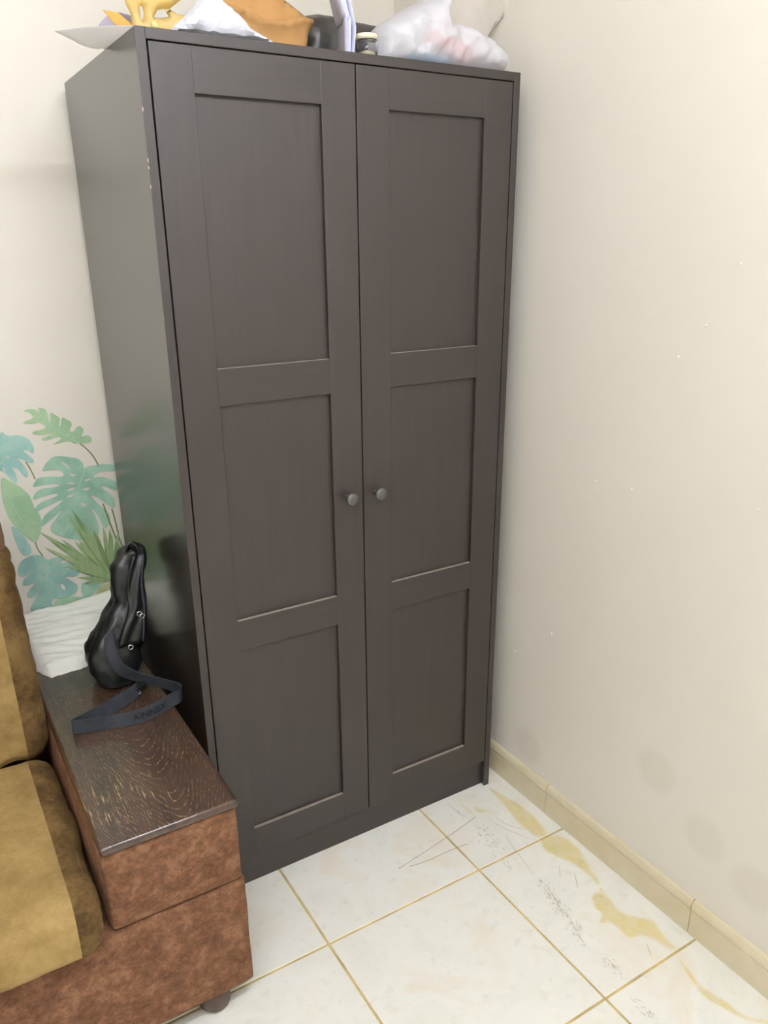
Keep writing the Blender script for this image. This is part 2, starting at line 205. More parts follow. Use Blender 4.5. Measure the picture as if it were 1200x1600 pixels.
def pillow(name, poly, y, depth, mat, parent=None, holes=(), step=0.009, wr=0.006, wscale=22, seed=0, edge=0.045, crease=None, flat_bottom=1.9512, smooth=True):
    """crumpled bag: front and back sheets bulging from an outline in the xz plane"""
    P = [tuple(p) for p in resample(poly, step)]
    H = [[tuple(p) for p in resample(h, step)] for h in holes]
    V, F = fill(P, H, step)
    loops = [P]+H
    verts, faces = [], []
    zmin = min(p[1] for p in P)
    back = {}
    for side in (-1, 1):
        for i, p in enumerate(V):
            d = edge_dist(p, loops)
            if side == 1 and d < 1e-5: back[i] = i; continue
            t = min(1, d/edge); b = depth*math.sqrt(max(0, 1-(1-t)**2))
            n3 = Vector((p[0], side*.5+seed, p[1]))
            w = wr*(noise.fractal(n3*wscale, .8, 2.0, 4)*1.3 + (0.5-abs(noise.noise(n3*wscale*.6)))*1.2)*min(1, t*1.6)
            if crease: w += crease(p)*min(1, t*2)
            if side == 1: back[i] = len(verts)
            verts.append(Vector((p[0], y+side*(b+w), max(p[1], flat_bottom))))
    for f in F:
        faces.append(list(f)); faces.append([back[i] for i in reversed(f)])
    bm = bmesh.new(); bv = [bm.verts.new(v) for v in verts]
    for f in faces:
        try: bm.faces.new([bv[i] for i in f])
        except ValueError: pass
    return obj(name, bm, mat, parent, smooth)

def strip(path, width, normal, mat, name, parent=None, thick=0.0016, smooth=True, widths=None):
    """a band following a 3D path; 'normal' gives the across direction for every point"""
    vs3, fs = [], []
    n = len(path)
    for i, p in enumerate(path):
        a = Vector(normal[i] if isinstance(normal, list) else normal).normalized()
        t = (Vector(path[min(i+1, n-1)])-Vector(path[max(i-1, 0)])).normalized()
        nn = t.cross(a).normalized()
        w = (widths[i] if widths else width)/2
        for s, h in ((-1, -1), (1, -1), (1, 1), (-1, 1)):
            vs3.append(Vector(p)+a*w*s+nn*thick*.5*h)
    for i in range(n-1):
        for k in range(4):
            fs.append([i*4+k, i*4+(k+1) % 4, i*4+4+(k+1) % 4, i*4+4+k])
    fs.append([3, 2, 1, 0]); e = (n-1)*4; fs.append([e, e+1, e+2, e+3])
    return obj(name, (vs3, fs), mat, parent, smooth)

def tube(path, r, mat, name, parent=None, n=8, closed=False):
    vs3, fs = [], []
    m = len(path)
    for i, p in enumerate(path):
        a = Vector(path[(i-1) % m if closed else max(i-1, 0)]); b = Vector(path[(i+1) % m if closed else min(i+1, m-1)])
        t = (b-a).normalized()
        u = t.orthogonal().normalized() if abs(t.z) > .9 else t.cross(Vector((0, 0, 1))).normalized()
        w = t.cross(u)
        rr = r[i] if isinstance(r, (list, tuple)) else r
        for k in range(n):
            q = 2*math.pi*k/n
            vs3.append(Vector(p)+(u*math.cos(q)+w*math.sin(q))*rr)
    for i in range(m if closed else m-1):
        j = (i+1) % m
        for k in range(n):
            fs.append([i*n+k, i*n+(k+1) % n, j*n+(k+1) % n, j*n+k])
    if not closed:
        fs.append(list(range(n))[::-1]); fs.append([(m-1)*n+k for k in range(n)])
    return obj(name, (vs3, fs), mat, parent, True)

def spline(pts, per=8, closed=False):
    """Catmull-Rom through the points"""
    P = [Vector(p) for p in pts]; out = []; n = len(P)
    for i in range(n if closed else n-1):
        if closed: a, b, c, d = P[(i-1) % n], P[i], P[(i+1) % n], P[(i+2) % n]
        else: a, b, c, d = P[max(i-1, 0)], P[i], P[i+1], P[min(i+2, n-1)]
        for k in range(per):
            t = k/per
            out.append(0.5*((2*b)+(c-a)*t+(2*a-5*b+4*c-d)*t*t+(3*b-a-3*c+d)*t**3))
    if not closed: out.append(P[-1])
    return out

# ---------------------------------------------------------------- material helper
class NT:
    def __init__(s, name):
        s.m = bpy.data.materials.new(name); s.m.use_nodes = True
        s.t = s.m.node_tree; s.b = s.t.nodes['Principled BSDF']; s.out = s.t.nodes['Material Output']
    def n(s, typ, **kw):
        nd = s.t.nodes.new(typ)
        for k, v in kw.items(): setattr(nd, k, v)
        return nd
    def link(s, a, b): s.t.links.new(a, b)
    def setin(s, sock, v):
        if isinstance(v, bpy.types.NodeSocket): s.link(v, sock)
        else: sock.default_value = v
    def coord(s, kind='Object', scale=(1, 1, 1), loc=(0, 0, 0)):
        if kind == 'World':
            c = s.n('ShaderNodeNewGeometry').outputs['Position']
        else:
            c = s.n('ShaderNodeTexCoord').outputs[kind]
        mp = s.n('ShaderNodeMapping'); mp.inputs['Scale'].default_value = scale; mp.inputs['Location'].default_value = loc
        s.link(c, mp.inputs['Vector']); return mp.outputs[0]
    def noise(s, vec, scale, detail=4, rough=.55, dist=0.0):
        nd = s.n('ShaderNodeTexNoise'); s.link(vec, nd.inputs['Vector'])
        nd.inputs['Scale'].default_value = scale; nd.inputs['Detail'].default_value = detail
        nd.inputs['Roughness'].default_value = rough; nd.inputs['Distortion'].default_value = dist
        return nd.outputs['Fac']
    def ramp(s, fac, stops):
        nd = s.n('ShaderNodeValToRGB'); el = nd.color_ramp.elements
        while len(el) < len(stops): el.new(0.5)
        for e, (p, c) in zip(el, stops):
            e.position = p; e.color = c if len(c) == 4 else (*c, 1)
        s.link(fac, nd.inputs[0]); return nd.outputs[0]
    def mix(s, fac, a, b, mode='MIX'):
        nd = s.n('ShaderNodeMix', data_type='RGBA', blend_type=mode)
        s.setin(nd.inputs[0], fac); s.setin(nd.inputs[6], a); s.setin(nd.inputs[7], b)
        return nd.outputs[2]
    def math(s, op, a, b=0.0, clamp=False):
        nd = s.n('ShaderNodeMath', operation=op, use_clamp=clamp)
        s.setin(nd.inputs[0], a); s.setin(nd.inputs[1], b); return nd.outputs[0]
    def bump(s, h, strength, dist=0.002):
        nd = s.n('ShaderNodeBump'); nd.inputs['Strength'].default_value = strength; nd.inputs['Distance'].default_value = dist
        s.link(h, nd.inputs['Height']); s.link(nd.outputs[0], s.b.inputs['Normal'])
    def set(s, **kw):
        for k, v in kw.items(): s.setin(s.b.inputs[k.replace('_', ' ')], v)
        return s.m

def simple(name, col, rough=.5, spec=.5, var=0.06, nscale=30, bump=0.0, bscale=200, metal=0.0, sheen=0.0, space='Object'):
    t = NT(name); v = t.coord(space)
    f = t.noise(v, nscale, 4)
    d = tuple(max(0, c*(1-var*2.2)) for c in col[:3])+(1,); l = tuple(min(1, c*(1+var*2.2)) for c in col[:3])+(1,)
    t.set(Base_Color=t.ramp(f, [(.3, d), (.7, l)]), Roughness=rough, Specular_IOR_Level=spec, Metallic=metal)
    if sheen: t.set(Sheen_Weight=sheen, Sheen_Roughness=.4, Sheen_Tint=col)
    if bump: t.bump(t.noise(v, bscale, 3), bump)
    return t.m

M = {}
def build_materials():
    # satin wall paint; the right wall carries a few round greyish smudges
    t = NT('wall_paint'); v = t.coord('World')
    f = t.noise(v, 1.6, 3)
    t.set(Base_Color=t.ramp(f, [(.3, srgb(227, 220, 207)), (.7, srgb(231, 225, 213))]), Roughness=.42, Specular_IOR_Level=.35)
    t.bump(t.noise(v, 60, 3), .06, .002); M['wall'] = t.m
    t = NT('wall_paint_smudged'); v = t.coord('World')
    f = t.noise(v, 1.6, 3)
    base = t.ramp(f, [(.3, srgb(227, 220, 207)), (.7, srgb(231, 225, 213))])
    tot = None
    for y, z in SMUDGE:
        d = t.n('ShaderNodeVectorMath', operation='DISTANCE'); t.link(v, d.inputs[0]); d.inputs[1].default_value = (WALL_R, y, z)
        k = t.math('SUBTRACT', 1.0, t.math('DIVIDE', d.outputs['Value'], .068), True)
        k = t.math('MINIMUM', t.math('MULTIPLY', k, 2.4), 1.0)
        tot = k if tot is None else t.math('MAXIMUM', tot, k)
    base = t.mix(t.math('MULTIPLY', tot, .28), base, srgb(204, 196, 180))
    t.set(Base_Color=base, Roughness=.42, Specular_IOR_Level=.35)
    t.bump(t.noise(v, 60, 3), .06, .002); M['wall_right'] = t.m
    M['ceiling'] = simple('ceiling_paint', srgb(244, 240, 232), .8, .2, .01, 3)
    # floor tile and grout
    t = NT('cream_floor_tile'); v = t.coord('World')
    a = t.noise(v, 5.0, 6, .62, .8); b = t.noise(v, 21.0, 5, .6)
    c = t.ramp(a, [(.35, srgb(235, 233, 223)), (.52, srgb(241, 239, 231)), (.68, srgb(239, 231, 216))])
    c = t.mix(t.math('MULTIPLY', t.math('SUBTRACT', b, .58, True), 1.6, True), c, srgb(205, 196, 170))
    t.set(Base_Color=c, Roughness=t.math('ADD', t.math('MULTIPLY', b, .15), .22), Specular_IOR_Level=.45)
    M['tile'] = t.m
    M['grout'] = simple('tan_grout', srgb(204, 182, 128), .9, .1, .12, 14, .2, 400, space='World')
    t = NT('beige_skirting_tile'); v = t.coord('World')
    c = t.ramp(t.noise(v, 7, 5, .6, .5), [(.35, srgb(216, 203, 170)), (.65, srgb(224, 213, 186))])
    t.set(Base_Color=c, Roughness=.2, Specular_IOR_Level=.6); M['skirting'] = t.m
    # black-brown foil with faint grain, upright / lying
    for nm, sc in (('wood_up', (34, 34, 1.6)), ('wood_across', (1.6, 34, 34))):
        t = NT('black_brown_'+nm); v = t.coord('World', sc)
        g = t.noise(v, 2.2, 5, .6, .3); w = t.noise(t.coord('World', (3, 3, .8)), 2.0, 3)
        c = t.ramp(g, [(.28, srgb(34, 24, 23)), (.5, srgb(41, 30, 28)), (.75, srgb(49, 37, 34))])
        c = t.mix(t.math('MULTIPLY', w, .35), c, srgb(36, 33, 30))
        t.set(Base_Color=c, Roughness=t.math('ADD', t.math('MULTIPLY', g, .08), .46), Specular_IOR_Level=.88)
        t.bump(g, .12, .0006); M[nm] = t.m
    M['ledge'] = simple('pale_ledge', srgb(138, 126, 116), .8, .2, .08, 60, space='World')  # paler grey-brown for the upward faces of the door rails
    # smooth side panels
    t = NT('black_brown_side_foil'); v = t.coord('World', (5, 5, .7))
    g = t.noise(v, 2.0, 4)
    t.set(Base_Color=t.ramp(g, [(.3, srgb(40, 35, 31)), (.7, srgb(48, 42, 37))]), Roughness=.25, Specular_IOR_Level=1.0, IOR=1.8)
    M['wood_side'] = t.m
    M['chip'] = simple('bare_chipboard', srgb(196, 176, 150), .8, .2, .1, 300)
    M['knob'] = simple('dark_pewter', srgb(104, 104, 100), .42, .5, .1, 220, metal=.75)
    # velvet of the armchair
    def velvet(nm, lo, mid, hi, sc=16, rough=.85, sheen=.35):
        t = NT(nm); v = t.coord('World')
        f = t.noise(v, sc, 8, .74, .15); g = t.noise(v, sc*.3, 3)
        k = t.noise(t.coord('World', (1, 1, 1.5)), sc*3.2, 6, .7, .1)
        c = t.ramp(f, [(.38, lo), (.5, mid), (.61, hi)])
        c = t.mix(t.math('MULTIPLY', t.math('SUBTRACT', k, .5, True), 3.2, True), c, hi)
        c = t.mix(t.math('MULTIPLY', g, .3), c, mid)
        t.set(Base_Color=c, Roughness=rough, Specular_IOR_Level=.2, Sheen_Weight=sheen, Sheen_Roughness=.45, Sheen_Tint=hi)
        t.bump(t.noise(v, sc*9, 4), .25, .0015); return t.m
    M['velvet'] = velvet('rust_brown_velvet', srgb(88, 59, 41), srgb(111, 77, 55), srgb(138, 102, 78), 32)
    M['tan'] = velvet('tan_plush', srgb(130, 106, 64), srgb(148, 122, 76), srgb(164, 138, 90), 9)
    M['olive'] = velvet('olive_brown_plush', srgb(66, 50, 26), srgb(92, 70, 40), srgb(120, 96, 58), 14)
    M['taupe'] = velvet('taupe_brown_plush', srgb(104, 78, 58), srgb(124, 94, 72), srgb(140, 108, 84), 10)
    # open-pored oak top, dark stained, arched figure with pale pores
    t = NT('dark_oak_top'); v = t.coord('World')
    sep = t.n('ShaderNodeSeparateXYZ'); t.link(v, sep.inputs[0]); X, Y = sep.outputs[0], sep.outputs[1]
    wob = t.math('MULTIPLY', t.math('SUBTRACT', t.noise(t.coord('World', (9, 3, 1)), 1.6, 3), .5), .05)
    dx = t.math('ADD', t.math('SUBTRACT', X, -.155), wob)
    q = t.math('POWER', t.math('ABSOLUTE', dx), 1.7)
    arch = t.math('SUBTRACT', Y, t.math('MULTIPLY', q, 14.0))
    arch = t.math('ADD', arch, t.math('MULTIPLY', t.noise(v, 34, 3), .010))
    ring = t.math('SINE', t.math('MULTIPLY', arch, 230.0))
    line = t.math('MULTIPLY', t.math('SUBTRACT', ring, .74, True), 4.0, True)
    pore = t.noise(t.coord('World', (260, 60, 1)), 1.0, 3, .6)
    dash = t.math('MULTIPLY', t.math('SUBTRACT', pore, .45, True), 5.0, True)
    fade = t.math('MULTIPLY', t.math('SUBTRACT', t.noise(v, 7, 2), .30, True), 5.0, True)
    dash = t.math('MULTIPLY', dash, fade)
    pale = t.math('MULTIPLY', line, dash)
    nz2 = t.n('ShaderNodeSeparateXYZ'); t.link(t.n('ShaderNodeNewGeometry').outputs['True Normal'], nz2.inputs[0])
    up2 = t.math('GREATER_THAN', nz2.outputs[2], .9)
    ground = t.ramp(t.noise(t.coord('World', (60, 5, 1)), 1.0, 4), [(.3, srgb(50, 34, 26)), (.7, srgb(74, 52, 40))])
    c = t.mix(t.math('MULTIPLY', t.math('MULTIPLY', pale, .85), up2), ground, srgb(158, 128, 88))
    # worn pores where the stain has gone, front left of the top
    reg = t.n('ShaderNodeVectorMath', operation='DISTANCE'); t.link(v, reg.inputs[0]); reg.inputs[1].default_value = (-.245, -.205, .56)
    regf = t.math('SUBTRACT', 1.0, t.math('DIVIDE', reg.outputs['Value'], .115), True)
    worn = t.math('MULTIPLY', t.math('SUBTRACT', t.noise(t.coord('World', (430, 17, 1)), 1.0, 3, .6), .60, True), 11.0, True)
    worn = t.math('MULTIPLY', worn, t.math('MULTIPLY', regf, 2.2, True))
    nz = t.n('ShaderNodeSeparateXYZ'); t.link(t.n('ShaderNodeNewGeometry').outputs['True Normal'], nz.inputs[0])
    up = t.math('GREATER_THAN', nz.outputs[2], .9)
    worn = t.math('MULTIPLY', worn, up)
    c = t.mix(t.math('MULTIPLY', worn, .9), c, srgb(206, 176, 120))
    t.set(Base_Color=c, Roughness=.34, Specular_IOR_Level=.5, Coat_Weight=.8, Coat_Roughness=.09)
    t.bump(t.math('ADD', pale, worn), .15, -.0004); M['oak'] = t.m
    M['foot'] = simple('dark_foot_wood', srgb(84, 66, 56), .45, .5, .1, 40)
    M['cloth'] = simple('cream_cotton', srgb(250, 247, 236), .85, .2, .015, 20, .25, 260, sheen=.2)
    # black bag
    t = NT('black_soft_leather'); v = t.coord('World')
    t.set(Base_Color=t.ramp(t.noise(v, 40, 4), [(.3, srgb(13, 15, 16)), (.7, srgb(24, 27, 27))]), Roughness=.38, Specular_IOR_Level=.55)
    t.bump(t.noise(v, 30, 5, .6), .35, .006); M['leather'] = t.m
    t = NT('black_webbing'); v = t.coord('World')
    wv = t.n('ShaderNodeTexWave'); wv.inputs['Scale'].default_value = 260; t.link(t.coord('World', (1, .3, 0)), wv.inputs['Vector'])
    t.set(Base_Color=t.ramp(t.noise(v, 30, 3), [(.3, srgb(38, 41, 48)), (.7, srgb(54, 58, 66))]), Roughness=.5, Specular_IOR_Level=.5)
    t.bump(wv.outputs['Fac'], .2, .0006); M['webbing'] = t.m
    M['ink'] = simple('strap_lettering', srgb(20, 22, 28), .6, .3)
    M['steel'] = simple('bright_steel', srgb(196, 196, 196), .2, .5, .03, 90, metal=1.0)
    # decal foliage (flat print): two tones with soft vein streaks
    def leafm(nm, lo, hi, edge, vs_=60):
        t = NT(nm); v = t.coord('World')
        f = t.noise(v, 18, 4, .6, .6)
        c = t.ramp(f, [(.38, lo), (.62, hi)])
        wv = t.n('ShaderNodeTexWave'); wv.inputs['Scale'].default_value = vs_; wv.inputs['Distortion'].default_value = 3.0
        t.link(t.coord('World', (1, 0, .6)), wv.inputs['Vector'])
        c = t.mix(t.math('MULTIPLY', wv.outputs['Fac'], .22), c, edge)
        t.set(Base_Color=c, Roughness=.5, Specular_IOR_Level=.3); return t.m
    M['leaf_green'] = leafm('decal_leaf_green', srgb(146, 184, 146), srgb(172, 202, 162), srgb(190, 210, 168))
    M['leaf_teal'] = leafm('decal_leaf_teal', srgb(138, 184, 176), srgb(168, 206, 194), srgb(180, 212, 202))
    M['leaf_mid'] = leafm('decal_leaf_sea_green', srgb(138, 178, 152), srgb(168, 204, 178), srgb(160, 204, 190))
    M['leaf_blue'] = leafm('decal_leaf_blue_green', srgb(134, 174, 166), srgb(162, 200, 182), srgb(176, 208, 196))
    M['leaf_pale'] = leafm('decal_leaf_pale', srgb(142, 184, 150), srgb(168, 200, 168), srgb(180, 204, 176))
    M['leaf_olive'] = leafm('decal_leaf_olive', srgb(166, 172, 120), srgb(190, 190, 140), srgb(196, 190, 150))
    M['fan_a'] = leafm('decal_fan_green', srgb(142, 168, 118), srgb(166, 186, 136), srgb(182, 198, 150), 20)
    M['fan_b'] = leafm('decal_fan_dark', srgb(112, 142, 92), srgb(136, 162, 108), srgb(150, 172, 118), 20)
    M['rib'] = simple('decal_midrib', srgb(168, 206, 178), .5, .3, .03)
    M['stem'] = simple('decal_stem', srgb(126, 140, 84), .5, .3, .08)
    # floor residue: thin yellowish film with ragged cover, dark scuffs
    def tint(nm, c1, c2, sc):
        t = NT(nm); v = t.coord('World')
        g = t.noise(t.coord('World', (1.8, .6, 1)), sc, 6, .65, .5)
        at = t.n('ShaderNodeAttribute', attribute_name='cover')
        k = t.math('MULTIPLY', at.outputs['Fac'], t.math('ADD', t.math('MULTIPLY', g, 2.2), -.25), True)
        col = t.mix(k, (1, 1, 1, 1), t.ramp(t.noise(v, sc*.4, 3), [(.35, c1), (.65, c2)]))
        tp = t.n('ShaderNodeBsdfTransparent'); t.link(col, tp.inputs[0])
        gl = t.n('ShaderNodeBsdfGlossy'); gl.inputs['Roughness'].default_value = .25
        mx = t.n('ShaderNodeMixShader'); t.link(t.math('MULTIPLY', at.outputs['Fac'], .03), mx.inputs[0])
        t.link(tp.outputs[0], mx.inputs[1]); t.link(gl.outputs[0], mx.inputs[2]); t.link(mx.outputs[0], t.out.inputs[0])
        return t.m
    M['stain'] = tint('dried_yellow_varnish', (.96, .905, .72, 1), (.94, .86, .60, 1), 70)
    M['scuff'] = simple('dark_scuff', srgb(150, 136, 98), .7, .2, .25, 90, space='World')
    M['scratch'] = simple('grey_scratch', srgb(206, 198, 180), .6, .3, .06, 90, space='World')
    M['twig'] = simple('brown_straw', srgb(146, 120, 104), .6, .3, .1, 60)
    # things on the wardrobe
    def plastic(nm, col, trans=.35, rough=.35, tl=.4):
        t = NT(nm); v = t.coord('World')
        t.set(Base_Color=col, Roughness=rough, Specular_IOR_Level=.5)
        tr = t.n('ShaderNodeBsdfTranslucent'); tr.inputs[0].default_value = col
        tp = t.n('ShaderNodeBsdfTransparent'); tp.inputs[0].default_value = (1, 1, 1, 1)
        m1 = t.n('ShaderNodeMixShader'); m1.inputs[0].default_value = tl; t.link(t.b.outputs[0], m1.inputs[1]); t.link(tr.outputs[0], m1.inputs[2])
        m2 = t.n('ShaderNodeMixShader'); m2.inputs[0].default_value = trans; t.link(m1.outputs[0], m2.inputs[1]); t.link(tp.outputs[0], m2.inputs[2])
        t.link(m2.outputs[0], t.out.inputs[0]); t.bump(t.noise(v, 45, 5), .5, .004); return t.m
    M['bag_white'] = plastic('thin_white_plastic', srgb(246, 245, 250), .24, .35, .35)
    M['bag_sheer'] = plastic('sheer_cream_plastic', srgb(240, 234, 226), .35)
    M['bag_yellow'] = plastic('thin_yellow_plastic', srgb(250, 228, 160), .15, .35, .5)
    M['paper'] = simple('white_paper', srgb(208, 208, 217), .7, .3, .015, 40)
    M['paper_thin'] = plastic('thin_white_sheet', srgb(238, 237, 236), .06, .5, .75)
    M['paper_lilac'] = simple('lilac_white_paper', srgb(222, 222, 244), .7, .3, .02, 40)
    M['kraft'] = simple('brown_kraft_paper', srgb(184, 140, 88), .75, .25, .04, 26, .12, 90)
    M['orange'] = simple('orange_paper', srgb(214, 152, 72), .65, .3, .05, 30)
    M['violet'] = simple('grey_violet_card', srgb(164, 156, 170), .6, .35, .04, 30)
    t = NT('black_bag_leatherette'); v = t.coord('World')
    t.set(Base_Color=srgb(66, 62, 60), Roughness=.36, Specular_IOR_Level=.6); t.bump(t.noise(v, 26, 4), .3, .006); M['dark_bag'] = t.m
    M['pink'] = simple('pink_wrapper', srgb(222, 104, 96), .45, .5, .08, 40)
    M['blue'] = simple('pale_blue_wrapper', srgb(110, 190, 224), .45, .5, .08, 40)
    M['lime'] = simple('yellow_green_knot', srgb(206, 200, 132), .5, .4, .06, 60)
    t = NT('clear_plastic_jar'); t.set(Base_Color=(1, 1, 1, 1), Roughness=.06, Transmission_Weight=1.0, IOR=1.45); M['glass'] = t.m
    M['lid'] = simple('cream_jar_lid', srgb(236, 226, 196), .4, .5, .03)
    M['lamp_white'] = simple('lamp_housing_white', srgb(240, 240, 238), .5, .4, .01)
    for i, st in enumerate(LAMP_STRENGTHS):
        t = NT('lit_tube'); t.set(Base_Color=(1, 1, 1, 1), Emission_Color=LAMP_COLOUR, Emission_Strength=st); M['tube%d' % i] = t.m
build_materials()

# ---------------------------------------------------------------- the room
def struct(name, bm, mat, parent=None):
    o = obj(name, bm, mat, parent)
    if not parent: o['kind'] = 'structure'
    return o

def build_room():
    T = .12
    wr = struct('wall_right', box(WALL_R, WALL_R+T, WALL_F-T, WALL_B+T, -.1, CEIL), M['wall_right'])
    struct('wall_back', box(WALL_L-T, WALL_R, WALL_B, WALL_B+T, -.1, CEIL), M['wall'])
    struct('wall_left', box(WALL_L-T, WALL_L, WALL_F-T, WALL_B, -.1, CEIL), M['wall'])
    struct('wall_front', box(WALL_L, WALL_R, WALL_F-T, WALL_F, -.1, CEIL), M['wall'])
    struct('ceiling', box(WALL_L-T, WALL_R+T, WALL_F-T, WALL_B+T, CEIL, CEIL+.1), M['ceiling'])
    # small dried paint drips on the right wall
    rnd = random.Random(4)
    for y, z in DOTS:
        bm = bmesh.new(); bmesh.ops.create_uvsphere(bm, u_segments=8, v_segments=6, radius=1)
        for v in bm.verts: v.co = Vector((v.co.x*.0015, v.co.y*rnd.uniform(.0015, .0028), v.co.z*rnd.uniform(.002, .004)))
        obj('paint_drip', bm, M['ceiling'], wr, True, (WALL_R-.0005, y, z))
    # floor: grout bed with every tile its own piece
    fl = struct('floor', box(WALL_L, WALL_R, WALL_F, WALL_B, -.1, -.0022), M['grout'])
    g = .0031
    def cuts(a, b, o):
        k = math.ceil((a-o)/TILE); L = [a]
        while o+k*TILE < b:
            if o+k*TILE > a+.02: L.append(o+k*TILE)
            k += 1
        return L+[b]
    cache = {}
    xs, ys = cuts(WALL_L, WALL_R, TX), cuts(WALL_F, WALL_B, TY)
    for x0, x1 in zip(xs, xs[1:]):
        for y0, y1 in zip(ys, ys[1:]):
            a, b = (x0+x1)/2, (y0+y1)/2
            key = (round(x1-x0, 4), round(y1-y0, 4))
            hx, hy = (x1-x0)/2-g, (y1-y0)/2-g
            if key not in cache:
                o = obj('tile', box(-hx, hx, -hy, hy, -.008, 0, .0012, 1), M['tile'], fl, False, (a, b, 0)); cache[key] = o.data
            else:
                o = bpy.data.objects.new('tile', cache[key]); COL.objects.link(o); o.parent = fl; o.location = (a, b, 0)
    # moulded skirting tiles along both visible walls
    prof = [(0, 0), (.012, 0), (.012, .068), (.0105, .0705), (.0125, .073), (.0138, .078), (.0130, .085), (.0105, .0915), (.0070, .0962), (.0025, .0992), (0, .0995)]
    def skirt(parent, a, b, axis):
        vs3, fs = [], []
        for e in (a, b):
            for d, z in prof:
                vs3.append((WALL_R-d, e, z) if axis == 'y' else (e, WALL_B-d, z))
        n = len(prof)
        for k in range(n):
            fs.append([k, (k+1) % n, n+(k+1) % n, n+k])
        fs.append(list(range(n))[::-1]); fs.append([n+k for k in range(n)])
        bm = bmesh.new(); bv = [bm.verts.new(v) for v in vs3]
        for f in fs: bm.faces.new([bv[i] for i in f])
        obj('skirting_tile', bm, M['skirting'], parent)
    br = struct('baseboard_right', box(WALL_R-.009, WALL_R-.0002, WALL_F, WALL_B-.014, .0002, .094), M['grout'])
    js = [WALL_F+.001]+[-.706+.511*k for k in range(-4, 3)]+[WALL_B-.014]
    for a, b in zip(js, js[1:]): skirt(br, a+.0013, b-.0013, 'y')
    bb = struct('baseboard_back', box(WALL_L, WALL_R-.014, WALL_B-.009, WALL_B-.0002, .0002, .094), M['grout'])
    js = [WALL_L+.001]+[WALL_R-.014-.511*k for k in range(6, -1, -1)]
    for a, b in zip(js, js[1:]): skirt(bb, a+.0013, b-.0013, 'x')
build_room()

def build_lamp(LAMP, tube_mat, label):
    t = empty('ceiling_lamp', (LAMP[0], LAMP[1], CEIL))
    tag(t, label, 'lamp', 'ceiling tube lamps')
    hl = LAMP_LENGTH/2
    obj('housing', box(-hl-.03, hl+.03, -.03, .03, -.055, -.001, .006), M['lamp_white'], t)
    for s in (-1, 1):
        obj('end_cap', box(s*(hl+.012)-.012, s*(hl+.012)+.012, -.02, .02, -.122, -.05, .004), M['lamp_white'], t)
    bm = lathe([(.014, -hl), (.014, hl)], 12)
    bmesh.ops.rotate(bm, verts=bm.verts[:], matrix=Matrix.Rotation(math.pi/2, 3, 'Y'))
    obj('tube', bm, tube_mat, t, True, (0, 0, LAMP[2]-CEIL))
build_lamp(LAMPS[0], M['tube0'], 'white ceiling tube lamp in front of the wardrobe')
build_lamp(LAMPS[1], M['tube1'], 'added white fill tube lamp over the far left of the room')

# ---------------------------------------------------------------- wardrobe
def build_wardrobe():
    w = empty('wardrobe', (0, 0, 0))
    tag(w, 'tall black-brown two-door wardrobe standing in the room corner', 'wardrobe')
    th = .0185
    sl = obj('side_panel', box(0, th, 0, WD, 0, WH, .0012), M['wood_side'], w)
    sr = obj('side_panel', box(WW-th, WW, 0, WD, 0, WH, .0012), M['wood_side'], w)
    for sp in (sl, sr):
        sp.data.materials.append(M['wood_up'])
        for p in sp.data.polygons:
            if p.normal.y < -.5: p.material_index = 1
    obj('top_panel', box(th, WW-th, 0, WD, WH-th, WH, .0010), M['wood_across'], w)
    obj('plinth', box(th, WW-th, .016, .034, 0, .0905, .001), M['wood_across'], w)
    obj('back_panel', box(th, WW-th, WD-.008, WD, .02, WH-th), M['wood_side'], w)
    obj('bottom_panel', box(th, WW-th, .034, WD-.01, .074, .092), M['wood_side'], w)
    obj('partition', box(WW/2-.008, WW/2+.008, .03, WD-.01, .092, WH-th), M['wood_side'], w)
    z0, z1, st = .0935, WH-th-.0022, .0785
    rails = [(1.852, z1), (1.272, 1.350), (.6925, .7705), (z0, .177)]
    for x0, x1, kx in ((th+.0032, .4402, .397), (.4432, WW-th-.0022, .4765)):
        d = obj('door', box(x0+.02, x1-.02, .0105, .0185, z0+.02, z1-.02), M['wood_up'], w)
        for a, b in ((x0, x0+st), (x1-st, x1)):
            obj('stile', box(a, b, .0008, .021, z0, z1, .0009), M['wood_up'], d)
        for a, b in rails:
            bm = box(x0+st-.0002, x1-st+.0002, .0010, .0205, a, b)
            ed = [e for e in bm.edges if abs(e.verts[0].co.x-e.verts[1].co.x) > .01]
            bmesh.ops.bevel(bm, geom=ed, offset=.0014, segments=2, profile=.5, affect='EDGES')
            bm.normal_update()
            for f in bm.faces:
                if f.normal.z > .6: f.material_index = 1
            obj('rail', bm, [M['wood_across'], M['ledge']], d)
        kz = 1.0235
        obj('knob', lathe([(.0085, -.0005), (.0075, .003), (.0058, .008), (.0058, .016), (.0085, .020), (.0140, .0225), (.0155, .0255), (.0155, .029), (.0142, .0312), (.006, .0322), (.0008, .0324)], 28, 'y'), M['knob'], d, True, (kx, .0008, kz))
    rnd = random.Random(2)
    for x, z in CHIPS:
        right = x > .5
        h = rnd.uniform(.003, .007)
        b = bmesh.new(); bmesh.ops.create_icosphere(b, subdivisions=1, radius=1)
        for v in b.verts: v.co = Vector((v.co.x*.0011, v.co.y*.0011, v.co.z*h*.8))*rnd.uniform(.8, 1.1)
        obj('edge_chip', b, M['chip'], w, False, (WW-.001 if right else .0006, .0006, z))
build_wardrobe()

